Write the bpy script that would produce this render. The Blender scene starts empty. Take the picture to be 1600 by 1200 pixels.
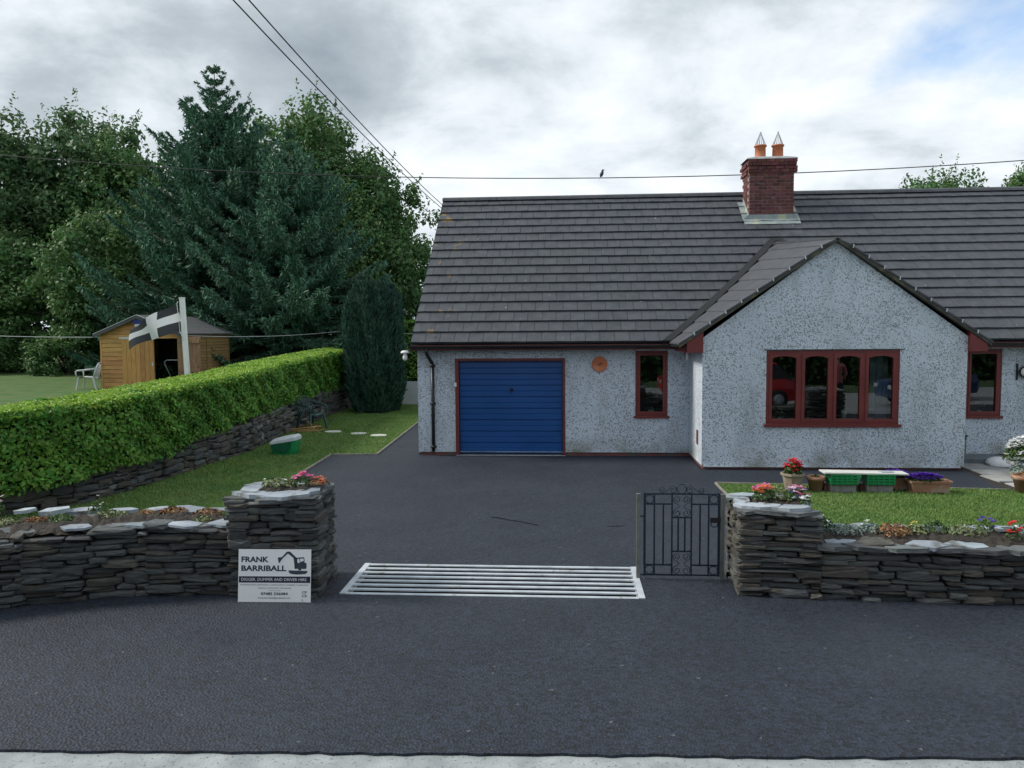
import bpy, bmesh, math, random
import numpy as np
from mathutils import Vector, Matrix, Euler
random.seed(7); rng = np.random.default_rng(7)
S = bpy.context.scene; COL = S.collection
R_ = math.radians
# ------------------------------------------------------------------ camera
CAM = Vector((0, 0, 2.5)); YAW, PITCH, ROLL = R_(3.974), R_(3.915), R_(-.4203)
fw = Vector((-math.sin(YAW)*math.cos(PITCH), math.cos(YAW)*math.cos(PITCH), -math.sin(PITCH)))
r0 = Vector((math.cos(YAW), math.sin(YAW), 0)); u0 = r0.cross(fw)
rt = math.cos(ROLL)*r0 + math.sin(ROLL)*u0; up = -math.sin(ROLL)*r0 + math.cos(ROLL)*u0
cd = bpy.data.cameras.new('camera'); cam = bpy.data.objects.new('camera', cd); COL.objects.link(cam)
cd.sensor_width = 36; cd.lens = 27; cd.clip_start = .05; cd.clip_end = 3000
m = Matrix.Identity(4)
for i, v in enumerate((rt, up, -fw)):
    for k in range(3): m[k][i] = v[k]
m.translation = CAM; cam.matrix_world = m; S.camera = cam
def proj(p):
    d = Vector(p) - CAM; z = d.dot(fw)
    return 800+1200*d.dot(rt)/z, 600-1200*d.dot(up)/z
# ------------------------------------------------------------------ sky and sun
SUN = Vector((-.80, .04, .60)).normalized()
W = bpy.data.worlds.new('World'); S.world = W; W.use_nodes = True
nt = W.node_tree; N = nt.nodes; L = nt.links; N.clear()
def nd(t, **k):
    n = N.new(t)
    for a, v in k.items(): setattr(n, a, v)
    return n
def ramp(n, stops):
    e = n.color_ramp.elements
    while len(e) < len(stops): e.new(.5)
    for i, (p, c) in enumerate(stops):
        e[i].position = p; e[i].color = (*c, 1) if len(c) == 3 else c
out = nd('ShaderNodeOutputWorld'); bg = nd('ShaderNodeBackground'); L.new(bg.outputs[0], out.inputs[0])
sky = nd('ShaderNodeTexSky', sky_type='NISHITA', sun_disc=False, sun_elevation=math.asin(SUN.z), sun_rotation=math.atan2(SUN.x, SUN.y))
sky.air_density = 1.0; sky.dust_density = .6
tc = nd('ShaderNodeTexCoord'); sp = nd('ShaderNodeSeparateXYZ'); L.new(tc.outputs['Generated'], sp.inputs[0])
def mth(op, a, b=None, c=None):
    n = nd('ShaderNodeMath', operation=op)
    for i, v in enumerate((a, b, c)):
        if v is None: continue
        if isinstance(v, (int, float)): n.inputs[i].default_value = v
        else: L.new(v, n.inputs[i])
    return n.outputs[0]
zz = mth('ADD', mth('MAXIMUM', sp.outputs[2], 0.0), .30)
cb = nd('ShaderNodeCombineXYZ')
L.new(mth('DIVIDE', sp.outputs[0], zz), cb.inputs[0]); L.new(mth('DIVIDE', sp.outputs[1], zz), cb.inputs[1])
def wnoise(scale, loc, detail=7, rough=.55, dist=.2):
    mp = nd('ShaderNodeMapping'); mp.inputs['Location'].default_value = loc; L.new(cb.outputs[0], mp.inputs[0])
    n = nd('ShaderNodeTexNoise'); n.inputs['Scale'].default_value = scale; n.inputs['Detail'].default_value = detail
    n.inputs['Roughness'].default_value = rough; n.inputs['Distortion'].default_value = dist
    L.new(mp.outputs[0], n.inputs[0]); return n.outputs['Fac']
cov = nd('ShaderNodeValToRGB'); ramp(cov, [(.285, (0, 0, 0)), (.41, (1, 1, 1))]); L.new(wnoise(1.3, (-.92, 3, 0), 7, .52, .25), cov.inputs[0])
den = mth('ADD', mth('MULTIPLY', wnoise(.8, (5, 1, 0), 3, .5), .52), mth('MULTIPLY', wnoise(2.6, (5.0, 1.0, 0), 9, .60, .2), .48))
shade = nd('ShaderNodeValToRGB'); ramp(shade, [(.37, (4.75, 4.9, 4.95)), (.47, (3.7, 4.0, 4.25)), (.56, (2.3, 2.6, 2.85)), (.70, (1.35, 1.6, 1.85))]); L.new(den, shade.inputs[0])
mx = nd('ShaderNodeMix', data_type='RGBA'); L.new(cov.outputs[0], mx.inputs[0]); L.new(sky.outputs[0], mx.inputs[6]); L.new(shade.outputs[0], mx.inputs[7])
L.new(mx.outputs[2], bg.inputs[0]); bg.inputs[1].default_value = .1
sd = bpy.data.lights.new('sun', 'SUN'); so = bpy.data.objects.new('sun', sd); COL.objects.link(so)
sd.energy = 1.5; sd.angle = R_(12); sd.color = (1, .93, .82)
so.rotation_euler = (-SUN).to_track_quat('-Z', 'Y').to_euler(); so.location = SUN*60
S.render.engine = 'CYCLES'
vs = S.view_settings; vs.view_transform = 'Standard'; vs.look = 'None'; vs.gamma = 1; vs.exposure = 1.2; vs.use_curve_mapping = False
# ------------------------------------------------------------------ helpers
class MB:
    def __init__(s): s.v = []; s.f = []; s.sm = []
    def face(s, pts, smooth=False):
        n = len(s.v); s.v += [tuple(p) for p in pts]; s.f.append(tuple(range(n, n+len(pts)))); s.sm.append(smooth); return s
    def raw(s, vs_, fs, smooth=False):
        n = len(s.v); s.v += [tuple(p) for p in vs_]; s.f += [tuple(i+n for i in f) for f in fs]; s.sm += [smooth]*len(fs); return s
    def box(s, a, b):
        (x0, y0, z0), (x1, y1, z1) = a, b
        return s.raw([(x0,y0,z0),(x1,y0,z0),(x1,y1,z0),(x0,y1,z0),(x0,y0,z1),(x1,y0,z1),(x1,y1,z1),(x0,y1,z1)],
                     [(3,2,1,0),(4,5,6,7),(0,1,5,4),(1,2,6,5),(2,3,7,6),(3,0,4,7)])
    def obox(s, c, ax, ay, az):     # box by centre and three half vectors
        c, ax, ay, az = map(Vector, (c, ax, ay, az)); P = []
        for k in (-1, 1):
            for i, j in ((-1,-1),(1,-1),(1,1),(-1,1)): P.append(c+ax*i+ay*j+az*k)
        return s.raw(P, [(3,2,1,0),(4,5,6,7),(0,1,5,4),(1,2,6,5),(2,3,7,6),(3,0,4,7)])
    def tube(s, pts, r, n=8, closed=False, smooth=True):
        pts = [Vector(p) for p in pts]; k = len(pts); rs = r if isinstance(r, (list, tuple)) else [r]*k
        prev = None; P = []
        for i, p in enumerate(pts):
            if closed: t = pts[(i+1) % k]-pts[i-1]
            else: t = pts[min(i+1, k-1)]-pts[max(i-1, 0)]
            t.normalize()
            if prev is None: prev = t.orthogonal().normalized()
            a = (prev-t*prev.dot(t)).normalized() if (prev-t*prev.dot(t)).length > 1e-6 else t.orthogonal().normalized()
            prev = a; b = t.cross(a)
            for j in range(n):
                q = 2*math.pi*j/n; P.append(p+(a*math.cos(q)+b*math.sin(q))*rs[i])
        F = []
        for i in range(k if closed else k-1):
            for j in range(n):
                a0 = i*n; b0 = ((i+1) % k)*n
                F.append((a0+j, a0+(j+1) % n, b0+(j+1) % n, b0+j))
        s.raw(P, F, smooth)
        if not closed:
            o = len(s.v)-len(P); s.f += [tuple(o+n-1-j for j in range(n)), tuple(o+(k-1)*n+j for j in range(n))]; s.sm += [False]*2
        return s
    def lathe(s, prof, c=(0,0,0), n=20, smooth=True, rot=0):
        P = []; k = len(prof)
        for r, z in prof:
            for j in range(n):
                q = 2*math.pi*j/n+rot; P.append((c[0]+r*math.cos(q), c[1]+r*math.sin(q), c[2]+z))
        F = [(i*n+j, i*n+(j+1) % n, (i+1)*n+(j+1) % n, (i+1)*n+j) for i in range(k-1) for j in range(n)]
        return s.raw(P, F, smooth)
    def prism(s, poly, d):          # poly of 3-D points extruded by vector d
        n = len(poly); d = Vector(d); A = [Vector(p) for p in poly]; B = [p+d for p in A]
        s.raw(A+B, [tuple(range(n)), tuple(range(2*n-1, n-1, -1))]+[(i, i+n, (i+1) % n+n, (i+1) % n)[::-1] for i in range(n)]); return s
    def mesh(s, name, off=(0,0,0)):
        me = bpy.data.meshes.new(name); o = Vector(off)
        me.from_pydata([(x-o.x, y-o.y, z-o.z) for x, y, z in s.v], [], s.f)
        if any(s.sm): me.polygons.foreach_set('use_smooth', s.sm)
        me.update(); return me
def world_off(p):
    o = Vector((0,0,0))
    while p is not None: o += p.location; p = p.parent
    return o
def put(name, me, mats, parent=None, loc=(0,0,0), rot=None, scale=None):
    o = bpy.data.objects.new(name, me); COL.objects.link(o); o.parent = parent; o.location = loc
    if rot is not None: o.rotation_euler = rot
    if scale is not None: o.scale = scale
    if mats is not None and not me.materials:
        for x in (mats if isinstance(mats, (list, tuple)) else [mats]): me.materials.append(x)
    return o
def part(name, mb, mat_, parent): return put(name, mb.mesh(name, world_off(parent)), mat_, parent)
def tag(o, label, cat, group=None):
    o['label'] = label; o['category'] = cat
    if group: o['group'] = group
    return o
def thing(name, loc, label, cat, group=None):
    o = bpy.data.objects.new(name, None); COL.objects.link(o); o.location = loc; o.empty_display_size = .2
    return tag(o, label, cat, group)
def single(name, mb, mat_, loc, label, cat, group=None):
    return tag(put(name, mb.mesh(name, loc), mat_, None, loc), label, cat, group)
def struct(name, mb, mat_):
    o = put(name, mb.mesh(name), mat_); o['kind'] = 'structure'; return o
def npmesh(name, verts, nper):      # verts (M*nper,3) as M separate polygons
    me = bpy.data.meshes.new(name); v = np.asarray(verts, np.float32).reshape(-1, 3); M = len(v)//nper
    me.vertices.add(len(v)); me.vertices.foreach_set('co', v.ravel())
    me.loops.add(len(v)); me.loops.foreach_set('vertex_index', np.arange(len(v), dtype=np.int32))
    me.polygons.add(M); me.polygons.foreach_set('loop_start', np.arange(M, dtype=np.int32)*nper)
    me.update(calc_edges=True); return me
# ------------------------------------------------------------------ materials
def mat(name, c1, c2=None, rough=.8, scale=6, bump=0, bscale=None, objvar=0, island=0, spec=.4, metal=0, detail=5, stretch=None, spots=None, transl=0, coords='Object'):
    M = bpy.data.materials.new(name); M.use_nodes = True; T = M.node_tree; n = T.nodes; l = T.links
    b = n['Principled BSDF']; b.inputs['Roughness'].default_value = rough; b.inputs['Metallic'].default_value = metal
    b.inputs['Specular IOR Level'].default_value = spec
    t = n.new('ShaderNodeTexCoord'); mp = n.new('ShaderNodeMapping'); l.new(t.outputs[coords], mp.inputs[0])
    if stretch: mp.inputs['Scale'].default_value = stretch
    vec = mp.outputs[0]
    if objvar:
        oi = n.new('ShaderNodeObjectInfo'); va = n.new('ShaderNodeVectorMath'); va.operation = 'ADD'
        sc = n.new('ShaderNodeMath'); sc.operation = 'MULTIPLY'; sc.inputs[1].default_value = 37.; l.new(oi.outputs['Random'], sc.inputs[0])
        l.new(vec, va.inputs[0]); l.new(sc.outputs[0], va.inputs[1]); vec = va.outputs[0]
    nz = n.new('ShaderNodeTexNoise'); nz.inputs['Scale'].default_value = scale; nz.inputs['Detail'].default_value = detail; l.new(vec, nz.inputs[0])
    cr = n.new('ShaderNodeValToRGB'); e = cr.color_ramp.elements; e[0].position = .35; e[1].position = .65
    e[0].color = (*c1, 1); e[1].color = (*(c2 or c1), 1); l.new(nz.outputs['Fac'], cr.inputs[0]); colr = cr.outputs[0]
    if spots:
        sc_, col_, lo, hi = spots
        z2 = n.new('ShaderNodeTexNoise'); z2.inputs['Scale'].default_value = sc_; z2.inputs['Detail'].default_value = 4; l.new(vec, z2.inputs[0])
        mr = n.new('ShaderNodeMapRange'); mr.inputs[1].default_value = lo; mr.inputs[2].default_value = hi; l.new(z2.outputs['Fac'], mr.inputs[0])
        mm = n.new('ShaderNodeMix'); mm.data_type = 'RGBA'; l.new(mr.outputs[0], mm.inputs[0]); l.new(colr, mm.inputs[6]); mm.inputs[7].default_value = (*col_, 1); colr = mm.outputs[2]
    for amt, src in ((objvar, 'o'), (island, 'i')):
        if not amt: continue
        if src == 'o': rnd = oi.outputs['Random']
        else: g = n.new('ShaderNodeNewGeometry'); rnd = g.outputs['Random Per Island']
        hs = n.new('ShaderNodeHueSaturation'); mr = n.new('ShaderNodeMapRange'); mr.inputs[3].default_value = 1-amt; mr.inputs[4].default_value = 1+amt
        l.new(rnd, mr.inputs[0]); l.new(mr.outputs[0], hs.inputs['Value'])
        m3 = n.new('ShaderNodeMath'); m3.operation = 'MULTIPLY_ADD'; m3.inputs[1].default_value = 7.31; m3.inputs[2].default_value = 0; l.new(rnd, m3.inputs[0])
        m4 = n.new('ShaderNodeMath'); m4.operation = 'FRACT'; l.new(m3.outputs[0], m4.inputs[0])
        mh = n.new('ShaderNodeMapRange'); mh.inputs[3].default_value = .5-amt*.07; mh.inputs[4].default_value = .5+amt*.07; l.new(m4.outputs[0], mh.inputs[0]); l.new(mh.outputs[0], hs.inputs['Hue'])
        l.new(colr, hs.inputs['Color']); colr = hs.outputs[0]
    l.new(colr, b.inputs['Base Color'])
    if bump:
        bn = n.new('ShaderNodeTexNoise'); bn.inputs['Scale'].default_value = bscale or scale*4; bn.inputs['Detail'].default_value = 6; l.new(vec, bn.inputs[0])
        bp = n.new('ShaderNodeBump'); bp.inputs['Strength'].default_value = 1; bp.inputs['Distance'].default_value = bump; l.new(bn.outputs['Fac'], bp.inputs['Height']); l.new(bp.outputs[0], b.inputs['Normal'])
    if transl:
        o = n['Material Output']; ms = n.new('ShaderNodeMixShader'); ms.inputs[0].default_value = transl; tr = n.new('ShaderNodeBsdfTranslucent')
        l.new(colr, tr.inputs[0]); l.new(b.outputs[0], ms.inputs[1]); l.new(tr.outputs[0], ms.inputs[2]); l.new(ms.outputs[0], o.inputs[0])
    return M
def asphalt():
    M = mat('tarmac', (.0115,.0172,.0300), (.0160,.0228,.0375), rough=.72, scale=1.3, detail=6, spec=.5); T = M.node_tree; n = T.nodes; l = T.links; b = n['Principled BSDF']
    src = b.inputs['Base Color'].links[0].from_socket; t = n.new('ShaderNodeTexCoord')
    v = n.new('ShaderNodeTexVoronoi'); v.inputs['Scale'].default_value = 50; l.new(t.outputs['Object'], v.inputs[0])
    sx = n.new('ShaderNodeSeparateColor'); l.new(v.outputs['Color'], sx.inputs[0])
    mr = n.new('ShaderNodeMapRange'); mr.inputs[1].default_value = 0; mr.inputs[2].default_value = 1; mr.inputs[3].default_value = .35; mr.inputs[4].default_value = 1.75; l.new(sx.outputs[0], mr.inputs[0])
    mm = n.new('ShaderNodeMix'); mm.data_type = 'RGBA'; mm.blend_type = 'MULTIPLY'; mm.inputs[0].default_value = 1; l.new(src, mm.inputs[6]); l.new(mr.outputs[0], mm.inputs[7])
    gt = n.new('ShaderNodeMath'); gt.operation = 'GREATER_THAN'; gt.inputs[1].default_value = .9990; l.new(sx.outputs[1], gt.inputs[0])
    m2 = n.new('ShaderNodeMix'); m2.data_type = 'RGBA'; l.new(gt.outputs[0], m2.inputs[0]); l.new(mm.outputs[2], m2.inputs[6]); m2.inputs[7].default_value = (.10,.11,.12,1)
    # dusty pale scuffs
    z = n.new('ShaderNodeTexNoise'); z.inputs['Scale'].default_value = .55; z.inputs['Detail'].default_value = 9; z.inputs['Roughness'].default_value = .62; l.new(t.outputs['Object'], z.inputs[0])
    ms = n.new('ShaderNodeMapRange'); ms.inputs[1].default_value = .52; ms.inputs[2].default_value = .75; ms.inputs[4].default_value = .45; l.new(z.outputs['Fac'], ms.inputs[0])
    m4 = n.new('ShaderNodeMix'); m4.data_type = 'RGBA'; l.new(ms.outputs[0], m4.inputs[0]); l.new(m2.outputs[2], m4.inputs[6]); m4.inputs[7].default_value = (.034,.042,.056,1)
    l.new(m4.outputs[2], b.inputs['Base Color'])
    bp = n.new('ShaderNodeBump'); bp.inputs['Distance'].default_value = .009; bp.inputs['Strength'].default_value = 1
    v2 = n.new('ShaderNodeTexVoronoi'); v2.inputs['Scale'].default_value = 50; l.new(t.outputs['Object'], v2.inputs[0]); l.new(v2.outputs['Distance'], bp.inputs['Height'])
    z3 = n.new('ShaderNodeTexNoise'); z3.inputs['Scale'].default_value = .9; z3.inputs['Detail'].default_value = 3; l.new(t.outputs['Object'], z3.inputs[0])
    b2 = n.new('ShaderNodeBump'); b2.inputs['Distance'].default_value = .03; l.new(z3.outputs['Fac'], b2.inputs['Height']); l.new(b2.outputs[0], bp.inputs['Normal']); l.new(bp.outputs[0], b.inputs['Normal'])
    return M
def pebbledash():
    M = mat('pebbledash', (.61,.69,.79), (.55,.63,.73), rough=.9, scale=1.2, spec=.2); T = M.node_tree; n = T.nodes; l = T.links; b = n['Principled BSDF']
    src = b.inputs['Base Color'].links[0].from_socket; t = n.new('ShaderNodeTexCoord')
    def vor(s):
        v = n.new('ShaderNodeTexVoronoi'); v.inputs['Scale'].default_value = s; l.new(t.outputs['Object'], v.inputs[0]); return v
    v = vor(58); sx = n.new('ShaderNodeSeparateColor'); l.new(v.outputs['Color'], sx.inputs[0])
    z = n.new('ShaderNodeTexNoise'); z.inputs['Scale'].default_value = .8; z.inputs['Detail'].default_value = 5; l.new(t.outputs['Object'], z.inputs[0])
    thr = n.new('ShaderNodeMapRange'); thr.inputs[1].default_value = .3; thr.inputs[2].default_value = .7; thr.inputs[3].default_value = .88; thr.inputs[4].default_value = .62; l.new(z.outputs['Fac'], thr.inputs[0])
    gt = n.new('ShaderNodeMath'); gt.operation = 'SUBTRACT'; l.new(sx.outputs[0], gt.inputs[0]); l.new(thr.outputs[0], gt.inputs[1])
    g2 = n.new('ShaderNodeMapRange'); g2.inputs[1].default_value = 0; g2.inputs[2].default_value = .06; g2.inputs[4].default_value = .80; l.new(gt.outputs[0], g2.inputs[0])
    peb = n.new('ShaderNodeValToRGB'); e = peb.color_ramp.elements; e[0].color = (.11,.125,.145,1); e[1].color = (.30,.31,.32,1); l.new(sx.outputs[1], peb.inputs[0])
    mm = n.new('ShaderNodeMix'); mm.data_type = 'RGBA'; l.new(g2.outputs[0], mm.inputs[0]); l.new(src, mm.inputs[6]); l.new(peb.outputs[0], mm.inputs[7])
    # green-grey algae splashes low on the wall
    sp_ = n.new('ShaderNodeSeparateXYZ'); ge = n.new('ShaderNodeNewGeometry'); l.new(ge.outputs['Position'], sp_.inputs[0])
    hz = n.new('ShaderNodeMapRange'); hz.inputs[1].default_value = .06; hz.inputs[2].default_value = .42; hz.inputs[3].default_value = 1; hz.inputs[4].default_value = 0; l.new(sp_.outputs[2], hz.inputs[0])
    z2 = n.new('ShaderNodeTexNoise'); z2.inputs['Scale'].default_value = 2.2; z2.inputs['Detail'].default_value = 7; l.new(t.outputs['Object'], z2.inputs[0])
    r2 = n.new('ShaderNodeMapRange'); r2.inputs[1].default_value = .42; r2.inputs[2].default_value = .72; l.new(z2.outputs['Fac'], r2.inputs[0])
    mu = n.new('ShaderNodeMath'); mu.operation = 'MULTIPLY'; l.new(hz.outputs[0], mu.inputs[0]); l.new(r2.outputs[0], mu.inputs[1])
    m2 = n.new('ShaderNodeMix'); m2.data_type = 'RGBA'; l.new(mu.outputs[0], m2.inputs[0]); l.new(mm.outputs[2], m2.inputs[6]); m2.inputs[7].default_value = (.20,.21,.16,1)
    mp3 = n.new('ShaderNodeMapping'); mp3.inputs['Scale'].default_value = (1.3,1.3,.32); l.new(t.outputs['Object'], mp3.inputs[0])
    z3 = n.new('ShaderNodeTexNoise'); z3.inputs['Scale'].default_value = 1.5; z3.inputs['Detail'].default_value = 7; z3.inputs['Roughness'].default_value = .6; l.new(mp3.outputs[0], z3.inputs[0])
    r3 = n.new('ShaderNodeMapRange'); r3.inputs[1].default_value = .50; r3.inputs[2].default_value = .74; r3.inputs[4].default_value = .55; l.new(z3.outputs['Fac'], r3.inputs[0])
    m5 = n.new('ShaderNodeMix'); m5.data_type = 'RGBA'; l.new(r3.outputs[0], m5.inputs[0]); l.new(m2.outputs[2], m5.inputs[6]); m5.inputs[7].default_value = (.27,.29,.31,1); l.new(m5.outputs[2], b.inputs['Base Color'])
    bp = n.new('ShaderNodeBump'); bp.inputs['Distance'].default_value = .012; bp.inputs['Strength'].default_value = .9; bp.invert = True; l.new(v.outputs['Distance'], bp.inputs['Height']); l.new(bp.outputs[0], b.inputs['Normal'])
    return M
def glass():
    M = bpy.data.materials.new('window_glass'); M.use_nodes = True; T = M.node_tree; n = T.nodes; l = T.links; n.remove(n['Principled BSDF'])
    tr = n.new('ShaderNodeBsdfTransparent'); tr.inputs[0].default_value = (.80,.86,.86,1); gl = n.new('ShaderNodeBsdfGlossy'); gl.inputs['Roughness'].default_value = .01; gl.inputs[0].default_value = (.95,.97,1,1)
    fr = n.new('ShaderNodeFresnel'); fr.inputs[0].default_value = 2.1; mx_ = n.new('ShaderNodeMixShader'); l.new(fr.outputs[0], mx_.inputs[0]); l.new(tr.outputs[0], mx_.inputs[1]); l.new(gl.outputs[0], mx_.inputs[2]); l.new(mx_.outputs[0], n['Material Output'].inputs[0]); return M
def tile_mat():
    M = mat('roof_tile', (.047,.054,.066), (.068,.075,.088), rough=.62, scale=5, bump=.003, bscale=60, objvar=.08, spec=.45, spots=(26, (.05,.05,.05), .66, .72)); T = M.node_tree; n = T.nodes; l = T.links; b = n['Principled BSDF']
    src = b.inputs['Base Color'].links[0].from_socket; ge = n.new('ShaderNodeNewGeometry')
    s = n.new('ShaderNodeSeparateXYZ'); l.new(ge.outputs['Position'], s.inputs[0])
    def noise(sc, lo, hi):
        z = n.new('ShaderNodeTexNoise'); z.inputs['Scale'].default_value = sc; z.inputs['Detail'].default_value = 4; l.new(ge.outputs['Position'], z.inputs[0])
        r = n.new('ShaderNodeMapRange'); r.inputs[1].default_value = lo; r.inputs[2].default_value = hi; l.new(z.outputs['Fac'], r.inputs[0]); return r.outputs[0]
    def mixin(fac, c, src):
        q = n.new('ShaderNodeMix'); q.data_type = 'RGBA'; l.new(fac, q.inputs[0]); l.new(src, q.inputs[6]); q.inputs[7].default_value = (*c, 1); return q.outputs[2]
    def mul(a, b_):
        q = n.new('ShaderNodeMath'); q.operation = 'MULTIPLY'; l.new(a, q.inputs[0]); l.new(b_, q.inputs[1]); return q.outputs[0]
    src = mixin(noise(5.3, .70, .74), (.02,.022,.018), src)           # moss cushions
    src = mixin(noise(17, .735, .76), (.48,.48,.45), src)             # pale lichen
    vx = n.new('ShaderNodeMapRange'); vx.inputs[1].default_value = -2.2; vx.inputs[2].default_value = -2.75; l.new(s.outputs[0], vx.inputs[0])
    src = mixin(mul(vx.outputs[0], noise(3.4, .61, .68)), (.26,.17,.05), src)   # orange lichen along the verge
    l.new(src, b.inputs['Base Color']); return M
M = {}
M['tarmac'] = asphalt(); M['dash'] = pebbledash(); M['glass'] = glass(); M['tile'] = tile_mat()
M['road'] = mat('worn_concrete', (.25,.28,.295), (.37,.40,.415), rough=.9, scale=5, bump=.004, bscale=70, spots=(48, (.16,.17,.17), .60, .68))
M['turf'] = mat('turf', (.058,.130,.032), (.095,.165,.045), rough=.95, scale=2.2, bump=.02, bscale=90, spots=(1.1, (.13,.14,.05), .56, .78))
M['far'] = mat('field', (.03,.07,.02), (.05,.10,.025), rough=1, scale=.4)
M['blade'] = mat('grass_blade', (.125,.235,.058), (.185,.290,.080), rough=.7, scale=1.3, island=.3, transl=.25, spots=(.9, (.20,.21,.07), .60, .80))
M['slate'] = mat('wall_stone', (.062,.072,.080), (.125,.136,.140), rough=.75, scale=4, bump=.02, bscale=11, objvar=.38, stretch=(1,1,3), spots=(5, (.14,.14,.115), .60, .74))
M['slate_brown'] = mat('wall_stone_brown', (.080,.078,.074), (.140,.130,.112), rough=.8, scale=4, bump=.02, bscale=11, objvar=.35, stretch=(1,1,3))
M['slate_pale'] = mat('wall_stone_pale', (.13,.145,.15), (.21,.22,.215), rough=.75, scale=4, bump=.02, bscale=11, objvar=.25, stretch=(1,1,3), spots=(6, (.12,.14,.06), .58, .7))
M['cope'] = mat('pale_slate', (.20,.24,.28), (.36,.41,.46), rough=.6, scale=3, bump=.01, bscale=18, objvar=.2, spots=(6, (.13,.14,.14), .54, .66))
M['soil'] = mat('soil', (.026,.022,.019), (.052,.044,.037), rough=1, scale=14, bump=.03, bscale=40)
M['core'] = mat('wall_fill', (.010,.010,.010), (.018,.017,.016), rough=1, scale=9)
M['leaf'] = mat('hedge_leaf', (.085,.235,.035), (.155,.330,.050), rough=.5, scale=1.6, island=.38, transl=.28, spec=.35)
M['newleaf_lit'] = mat('new_hedge_leaf_lit', (.26,.44,.06), (.34,.52,.09), rough=.5, scale=1.6, island=.3, transl=.3, spec=.35)  # new growth colour, made paler still for the light on the hedge top
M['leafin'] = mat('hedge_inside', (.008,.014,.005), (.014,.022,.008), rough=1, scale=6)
M['tleaf'] = mat('tree_leaf', (.058,.145,.050), (.115,.215,.068), rough=.55, scale=.5, island=.35, transl=.3, spec=.3)
M['tleaf2'] = mat('ash_leaf', (.075,.155,.068), (.130,.220,.095), rough=.55, scale=.5, island=.35, transl=.3, spec=.3)
M['needle'] = mat('spruce_needle', (.052,.140,.088), (.105,.215,.140), rough=.6, scale=.7, island=.45, spec=.3)
M['cyp'] = mat('cypress_spray', (.022,.066,.050), (.040,.096,.066), rough=.7, scale=1.2, island=.35, spec=.25)
M['bark'] = mat('bark', (.07,.06,.05), (.13,.11,.09), rough=.95, scale=5, bump=.03, stretch=(1,1,.3))
M['red'] = mat('oxblood_paint', (.135,.020,.022), (.165,.028,.028), rough=.42, scale=3, spec=.5, bump=.001)
M['blue'] = mat('blue_door_paint', (.005,.062,.235), (.008,.072,.265), rough=.33, scale=1.6, spec=.5)
M['black'] = mat('black_plastic', (.014,.015,.017), (.022,.023,.025), rough=.4, scale=4)
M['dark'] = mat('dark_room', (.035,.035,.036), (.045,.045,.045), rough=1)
M['plinth'] = mat('red_plinth', (.13,.045,.045), (.19,.075,.07), rough=.85, scale=4, bump=.006, spots=(3, (.10,.09,.085), .5, .62))
M['brick'] = mat('brick', (.095,.030,.032), (.155,.052,.050), rough=.85, scale=6, bump=.006, bscale=40, objvar=.32, spots=(5, (.20,.14,.14), .60, .74))
M['mortar'] = mat('mortar', (.26,.24,.225), (.34,.31,.29), rough=.95, scale=8, bump=.004)
M['lead'] = mat('lead_flashing', (.22,.27,.28), (.33,.38,.38), rough=.6, scale=4, spots=(4, (.42,.44,.30), .56, .66))
M['cement'] = mat('cement', (.30,.32,.34), (.42,.44,.45), rough=.9, scale=6, bump=.005)
M['terra'] = mat('terracotta', (.50,.16,.075), (.58,.21,.11), rough=.75, scale=5, bump=.002, spots=(6, (.45,.33,.25), .6, .75))
M['terra2'] = mat('weathered_terracotta', (.28,.145,.095), (.38,.20,.13), rough=.8, scale=5, spots=(6, (.36,.31,.26), .54, .7))
M['stonepot'] = mat('stone_pot', (.24,.19,.15), (.34,.28,.23), rough=.8, scale=6, bump=.003)
M['zinc'] = mat('galvanised', (.42,.47,.52), (.56,.61,.66), rough=.55, metal=.2, scale=6, spots=(7, (.28,.24,.18), .64, .72))
M['iron'] = mat('gate_paint', (.020,.030,.055), (.032,.045,.075), rough=.3, metal=.35, scale=8)
M['post'] = mat('post_paint', (.14,.15,.145), (.22,.23,.22), rough=.5, metal=.3, scale=8)
M['white'] = mat('white_plastic', (.72,.74,.75), (.80,.81,.82), rough=.5, scale=4)
M['sign'] = mat('sign_board_white', (.78,.80,.82), (.82,.83,.85), rough=.45, scale=3)
M['ink'] = mat('sign_ink_navy', (.012,.018,.045), (.014,.020,.048), rough=.5)
M['ink2'] = mat('sign_ink_slate', (.035,.052,.075), (.035,.052,.075), rough=.5)
M['inkw'] = mat('sign_ink_white', (.72,.74,.76), (.72,.74,.76), rough=.5)
M['wood'] = mat('shed_timber', (.40,.215,.075), (.52,.295,.11), rough=.75, scale=4, objvar=.16, stretch=(1,1,6), bump=.003)
M['woodv'] = mat('shed_door_timber', (.40,.215,.075), (.51,.285,.10), rough=.75, scale=4, objvar=.14, stretch=(6,6,1), bump=.003)
M['woodside'] = mat('shed_side_timber', (.24,.155,.062), (.32,.205,.085), rough=.8, scale=4, objvar=.12, stretch=(1,1,6))
M['woodold'] = mat('door_inside_timber', (.20,.115,.065), (.29,.18,.11), rough=.85, scale=4, objvar=.15, stretch=(6,6,1))
M['felt'] = mat('roof_felt', (.065,.07,.075), (.10,.105,.11), rough=.9, scale=7, bump=.004)
M['green'] = mat('green_plastic', (.010,.20,.065), (.014,.24,.08), rough=.4, scale=4)
M['greend'] = mat('dark_green_plastic', (.010,.050,.044), (.014,.062,.054), rough=.35, scale=4, spec=.5)
M['lid'] = mat('grey_lid', (.50,.54,.57), (.58,.61,.64), rough=.45, scale=4)
M['hose'] = mat('hose', (.36,.22,.085), (.46,.29,.12), rough=.5, scale=4)
M['block'] = mat('concrete_block', (.16,.16,.155), (.25,.25,.24), rough=.95, scale=9, bump=.006)
M['board'] = mat('white_board', (.60,.61,.58), (.70,.71,.68), rough=.6, scale=5)
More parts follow.
